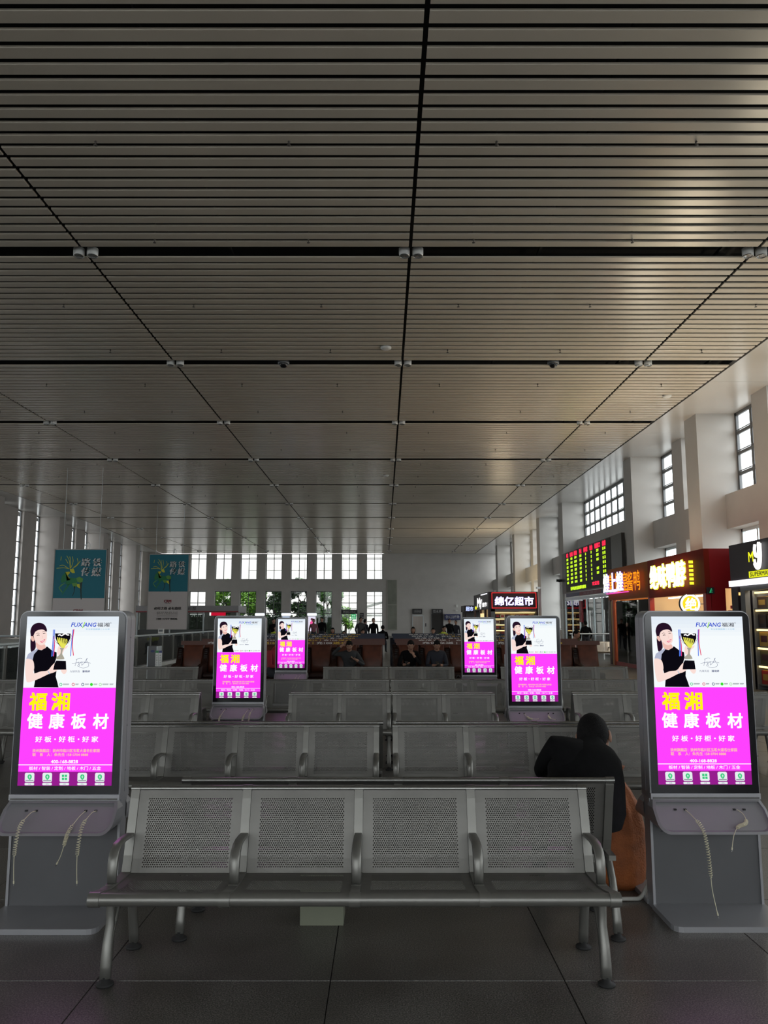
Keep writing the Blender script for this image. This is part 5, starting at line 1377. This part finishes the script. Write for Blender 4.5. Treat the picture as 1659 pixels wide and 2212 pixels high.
q = MB(); q.box(0, .12, 0, .12, 0, 2.3, DKF); q.box(2.4, 2.6, 0, .12, 0, 2.3, DKF); q.box(.1, 2.5, 2.8, 2.9, 0, 2.3, GRF); q.box(.2, 2.4, .3, .8, 0, .9, GRF); obj('front', q, sd)

# departures board ------------------------------------------------------------
bd = thing('departures_board', 'big dark departures board with red headings and yellow-green rows', 'display', (10.46, 46.95, 3.13), R(-90))
BW, BH = 11.9, 2.31
q = MB(); q.box(0, BW, 0, .16, 0, BH, pm('board_black', (.018, .018, .016), .35)); obj('cabinet', q, bd)
q = MB(); q.box(1.0, BW - 1.7, -.012, 0, .06, BH - .04, pm('board_face', (.022, .022, .016), .6)); obj('face', q, bd)
q = MB(); q.box(1.5, 1.6, .15, 1.03, .4, .5, FRAME); q.box(BW - 1.6, BW - 1.5, .15, 1.03, .4, .5, FRAME); q.box(6, 6.1, .15, 1.03, 1.6, 1.7, FRAME); obj('bracket', q, bd)
RED_ = em('led_red', (1, .03, .08), 1.3); YG = em('led_yellow_green', (.62, 1, .03), 1.3)
heads = ((1.3, 1.75, '车次'), (2.15, 2.85, '始发站'), (3.1, 3.8, '终到站'), (4.3, 4.8, '开点'), (5.25, 6.05, '候车室'), (6.5, 7.05, '站台'), (7.45, 8.45, '检票口'), (8.85, 9.45, '状态'))
q = MB()
for a, c, s_ in heads: letter(q, s_, a, c, BH - .31, BH - .08, -.02, RED_, .09)
letter(q, '欢迎您', 6.8, 8.1, .20, .38, -.02, RED_, .06)
obj('heading', q, bd)
rr = random.Random(4)
q = MB()
def led(x0, x1, z0, z1):
    nx = max(3, int((x1 - x0) / .045)); nz = 6
    for i in range(nx):
        for k in range(nz):
            if rr.random() < .96:
                xa = x0 + (x1 - x0) * i / nx; za = z0 + (z1 - z0) * k / nz
                q.add([(xa, -.018, za), (xa + (x1 - x0) / nx * .85, -.018, za), (xa + (x1 - x0) / nx * .85, -.018, za + (z1 - z0) / nz * .85), (xa, -.018, za + (z1 - z0) / nz * .85)], [(0, 1, 2, 3)], YG)
for r_ in range(7):
    z = BH - .50 - r_ * .218
    for ci, (a, c, s_) in enumerate(heads):
        m_ = (a + c) / 2; hw = {0: .22, 1: .24, 2: .26, 3: .23, 4: .10, 5: .10, 6: .22, 7: .0}[ci]
        if ci == 2 and r_ in (1, 2, 6): hw = .31
        if ci == 1 and r_ in (2, 5): hw = .30
        if ci == 6 and r_ in (3, 6): continue
        if ci == 7:
            led(a + .0, a + .24, z, z + .14); led(a + .32, a + .54, z, z + .14)
        else: led(m_ - hw, m_ + hw, z, z + .135)
obj('led_rows', q, bd)
q = MB(); q.add([(2.1, -.018, .14), (5.6, -.018, .14), (5.6, -.018, .30), (2.1, -.018, .30)], [(0, 1, 2, 3)], pm('board_face2', (.05, .06, .01), .6))
letter(q, '抚州站欢迎您乘车候车', 2.12, 5.55, .13, .31, -.022, YG, .06); obj('ticker', q, bd)
q = MB(); q.box(.9, 4.0, 0, .05, -.22, -.02, pm('strip_blue', (.03, .035, .10), .5)); q.box(4.0, 8.3, 0, .05, -.22, -.02, pm('strip_red', (.18, .02, .035), .5)); q.box(8.3, 11.5, 0, .05, -.22, -.02, MATS['strip_blue'])
letter(q, '温馨提示', 4.8, 7.6, -.18, -.06, -.004, pm('strip_text', (.35, .2, .22), .5)); obj('notice_strip', q, bd)
gr_ = thing('glazed_partition', 'glass front with steel mullions and tall door bars under the departures board', 'partition', (10.62, 47.2, 0), R(-90))
q = MB(); q.box(0, 12.2, 0, .08, 2.72, 2.86, PALEF)
for x in (0, 1.7, 3.4, 4.9, 6.4, 7.9, 9.4, 10.8, 12.1): q.box(x, x + .07, 0, .08, 0, 2.72, PALEF)
obj('frame', q, gr_)
q = MB(); q.box(3.5, 4.0, -.02, 0, 1.5, 2.65, pm('red_door_banner', (.25, .02, .03), .5)); obj('banner_strip', q, gr_)
for a, b in ((0, 1.7), (1.7, 3.4), (3.4, 4.9), (4.9, 6.4), (6.4, 7.9), (7.9, 9.4), (9.4, 10.8), (10.8, 12.1)):
    q = MB(); q.box(a + .08, b - .01, .035, .045, .05, 2.7, GLASS); obj('glass_panel', q, gr_)
for x in (5.5, 5.9, 8.6):
    q = MB(); q.tube([(x, -.06, .5), (x, -.06, 2.1)], .02, CHROME, 8); q.tube([(x, -.06, .7), (x, .03, .7)], .012, CHROME, 6); q.tube([(x, -.06, 1.9), (x, .03, 1.9)], .012, CHROME, 6); obj('door_bar', q, gr_)
po = thing('wall_poster', 'pale blue poster behind the glass front beside the pipe', 'poster', (11.05, 47.24, 1.33))
q = MB(); q.box(0, .85, 0, .04, 0, .70, pm('poster_blue', (.42, .50, .58), .5)); obj('sheet', q, po)
q = MB(); q.box(.02, .83, -.004, 0, .04, .16, pm('poster_sunset', (.30, .14, .08), .6)); q.add([(.1, -.006, .04), (.5, -.006, .04), (.3, -.006, .14)], [(0, 1, 2)], pm('poster_dark', (.08, .10, .12), .6)); letter(q, '服务台', .2, .65, .56, .65, -.005, pm('poster_red', (.4, .05, .08), .5)); obj('print', q, po)
hr_ = thing('queue_rail', 'horizontal steel rail on posts before the glass front', 'railing', (8.9, 33.5, 0))
q = MB(); q.tube([(-1.2, 0, 1.05), (1.6, 0, 1.05)], .03, PALEF, 8); obj('handrail', q, hr_)
for x in (-1.1, .2, 1.5): q = MB(); q.tube([(x, 0, 0), (x, 0, 1.05)], .025, PALEF, 8); obj('post', q, hr_)
pi_ = thing('drain_pipe', 'white pipe with a camera running down the pillar left of the departures board', 'pipe', (10.55, 47.5, 0))
q = MB(); q.tube([(0, 0, 0), (0, 0, 3.95)], .06, WHITEP, 10); obj('pipe', q, pi_)
for z in (.8, 2.2, 3.6): q = MB(); q.box(-.08, .095, -.08, .08, z, z + .05, WHITEP); obj('clamp', q, pi_)
cc = thing('security_camera', 'black security camera on an arm at the top of the white pipe', 'camera', (10.5, 47.2, 3.85))
q = MB(); q.box(-.34, -.02, -.12, .0, .0, .14, BLACKM); q.tube([(-.18, -.05, -.02), (-.18, -.05, .05)], .05, BLACKM, 8); obj('camera_body', q, cc)
q = MB(); q.tube([(-.1, -.03, .1), (.17, .13, .12)], .02, WHITEP, 6); obj('arm', q, cc)
q = MB(); q.box(-.25, .0, -.3, -.02, 0, .14, WHITEP); q.tube([(0, -.1, .07), (.12, -.1, .07)], .02, WHITEP, 6)
tag(obj('security_camera', q, None, (10.55, 54.4, 3.70)), 'white security camera on the pillar above the far supermarket kiosk', 'camera')

# ------------------------------------------------------------ outside, seen through the far windows
q = MB(); q.box(-70, 60, 84.9, 150, -.25, -.15, pm('paving_outside', (.30, .30, .29), .9)); tag(obj('ground_outside', q), kind='structure')
q = MB(); q.box(-70, 60, -60, 84.9, -.4, -.3, MATS['paving_outside']); tag(obj('ground_outside', q), kind='structure')
ob = thing('pale_building', 'pale panelled building across the yard behind the far windows', 'building', (-34, 101, -.15))
PB = pm('pale_cladding', (.46, .44, .42), .8)
q = MB(); q.box(0, 50, .3, 8, 0, 19, PB); obj('wall', q, ob)
q = MB(); q.box(0, 4, .0, .27, 0, .1, PB)
pnl = MB(); pnl.box(.02, 2.38, 0, .27, .03, 1.57, pm('cladding_panel', (.54, .52, .49), .7)); pme = pnl.mesh('cladding_panel')
for i in range(12, 20):
    for k in range(11): link('cladding_panel', pme, ob, (i * 2.4 - 12, 0, k * 1.6))
LEAFM = [pm('leaf_bright', (.16, .36, .03), .6), pm('leaf_mid', (.06, .17, .03), .6), pm('leaf_dark', (.015, .04, .015), .6)]
BARK = pm('bark', (.05, .04, .03), .9)
def tree(x, y, h, r, mi, label, seed, low=.25, n=4200):
    rr = random.Random(seed); t = thing('tree', label, 'tree', (x, y, -.15))
    q = MB(); q.tube([(0, 0, 0), (.05, 0, h * .3), (-.05, .05, h * .6)], [.16, .12, .06], BARK, 8)
    for k in range(6):
        a = rr.random() * 6.28; q.tube([(0, 0, h * (.2 + .07 * k)), (math.cos(a) * r * .5, math.sin(a) * r * .5, h * (.4 + .08 * k))], [.06, .02], BARK, 6)
    obj('trunk', q, t)
    q = MB()
    cl = [(rr.uniform(-.7, .7) * r, rr.uniform(-.6, .6) * r, h * rr.uniform(low, .9), r * rr.uniform(.28, .5)) for _ in range(16)]
    for k in range(n):
        c = rr.choice(cl); u = Vector((rr.gauss(0, 1), rr.gauss(0, 1), rr.gauss(0, 1))).normalized() * c[3] * rr.uniform(.6, 1.05)
        p = Vector(c[:3]) + u; a = Vector((rr.gauss(0, 1), rr.gauss(0, 1), rr.gauss(0, .6))).normalized(); b = a.cross(u + Vector((.01, 0, 0))).normalized()
        s_ = rr.uniform(.13, .26)
        q.add([p - a * s_, p + b * s_ * .5, p + a * s_, p - b * s_ * .5], [(0, 1, 2, 3)], LEAFM[mi] if rr.random() < .8 else LEAFM[1])
    tag(obj('foliage', q, t), kind='stuff')
tree(-17.6, 90, 6.0, 2.0, 0, 'bright green tree behind the second far window from the left', 1)
tree(-14.8, 90.5, 6.2, 1.9, 0, 'bright green bushy tree behind the third far window', 2)
tree(-12.0, 89, 6.4, 1.8, 2, 'dark evergreen tree behind the fourth far window', 3, .1)
tree(-9.2, 88.6, 6.6, 1.7, 2, 'very dark tree behind the fifth far window', 4, .1)
tree(-6.3, 89.5, 6.0, 1.7, 1, 'mid green tree behind the sixth far window', 5)
tree(-4.3, 89.8, 3.4, 1.0, 0, 'low green shrub behind the far exit', 6, .3, 500)
hd = thing('hedge', 'dark hedge along the yard below the far trees', 'hedge', (-21, 85.6, -.15))
q = MB(); rr = random.Random(9)
for k in range(2600):
    p = Vector((rr.uniform(0, 16.5), rr.uniform(0, 1.2), rr.uniform(.1, 2.3))); a = Vector((rr.gauss(0, 1), rr.gauss(0, 1), rr.gauss(0, 1))).normalized(); b = a.orthogonal().normalized()
    q.add([p - a * .16, p + b * .09, p + a * .16, p - b * .09], [(0, 1, 2, 3)], LEAFM[2])
tag(obj('foliage', q, hd), kind='stuff')
q = MB(); q.box(0.2, 16.3, .3, .9, 0, 2.1, LEAFM[2]); obj('core', q, hd)
cp = thing('canopy', 'pale sloping canopy outside the rightmost far window', 'canopy', (-3.2, 93, -.15))
q = MB(); q.prism([(0, 2.9), (6, 4.6), (6, 4.8), (0, 3.1)], 0, 4, 'y', pm('canopy_grey', (.30, .31, .29), .6)); q.box(0, 6, 0, .1, 2.2, 2.4, MATS['canopy_grey']); obj('roof', q, cp)
for x in (.2, 3, 5.7): q = MB(); q.box(x, x + .15, .1, .25, 0, 3.0 + x * .27, PALEF); obj('post', q, cp)
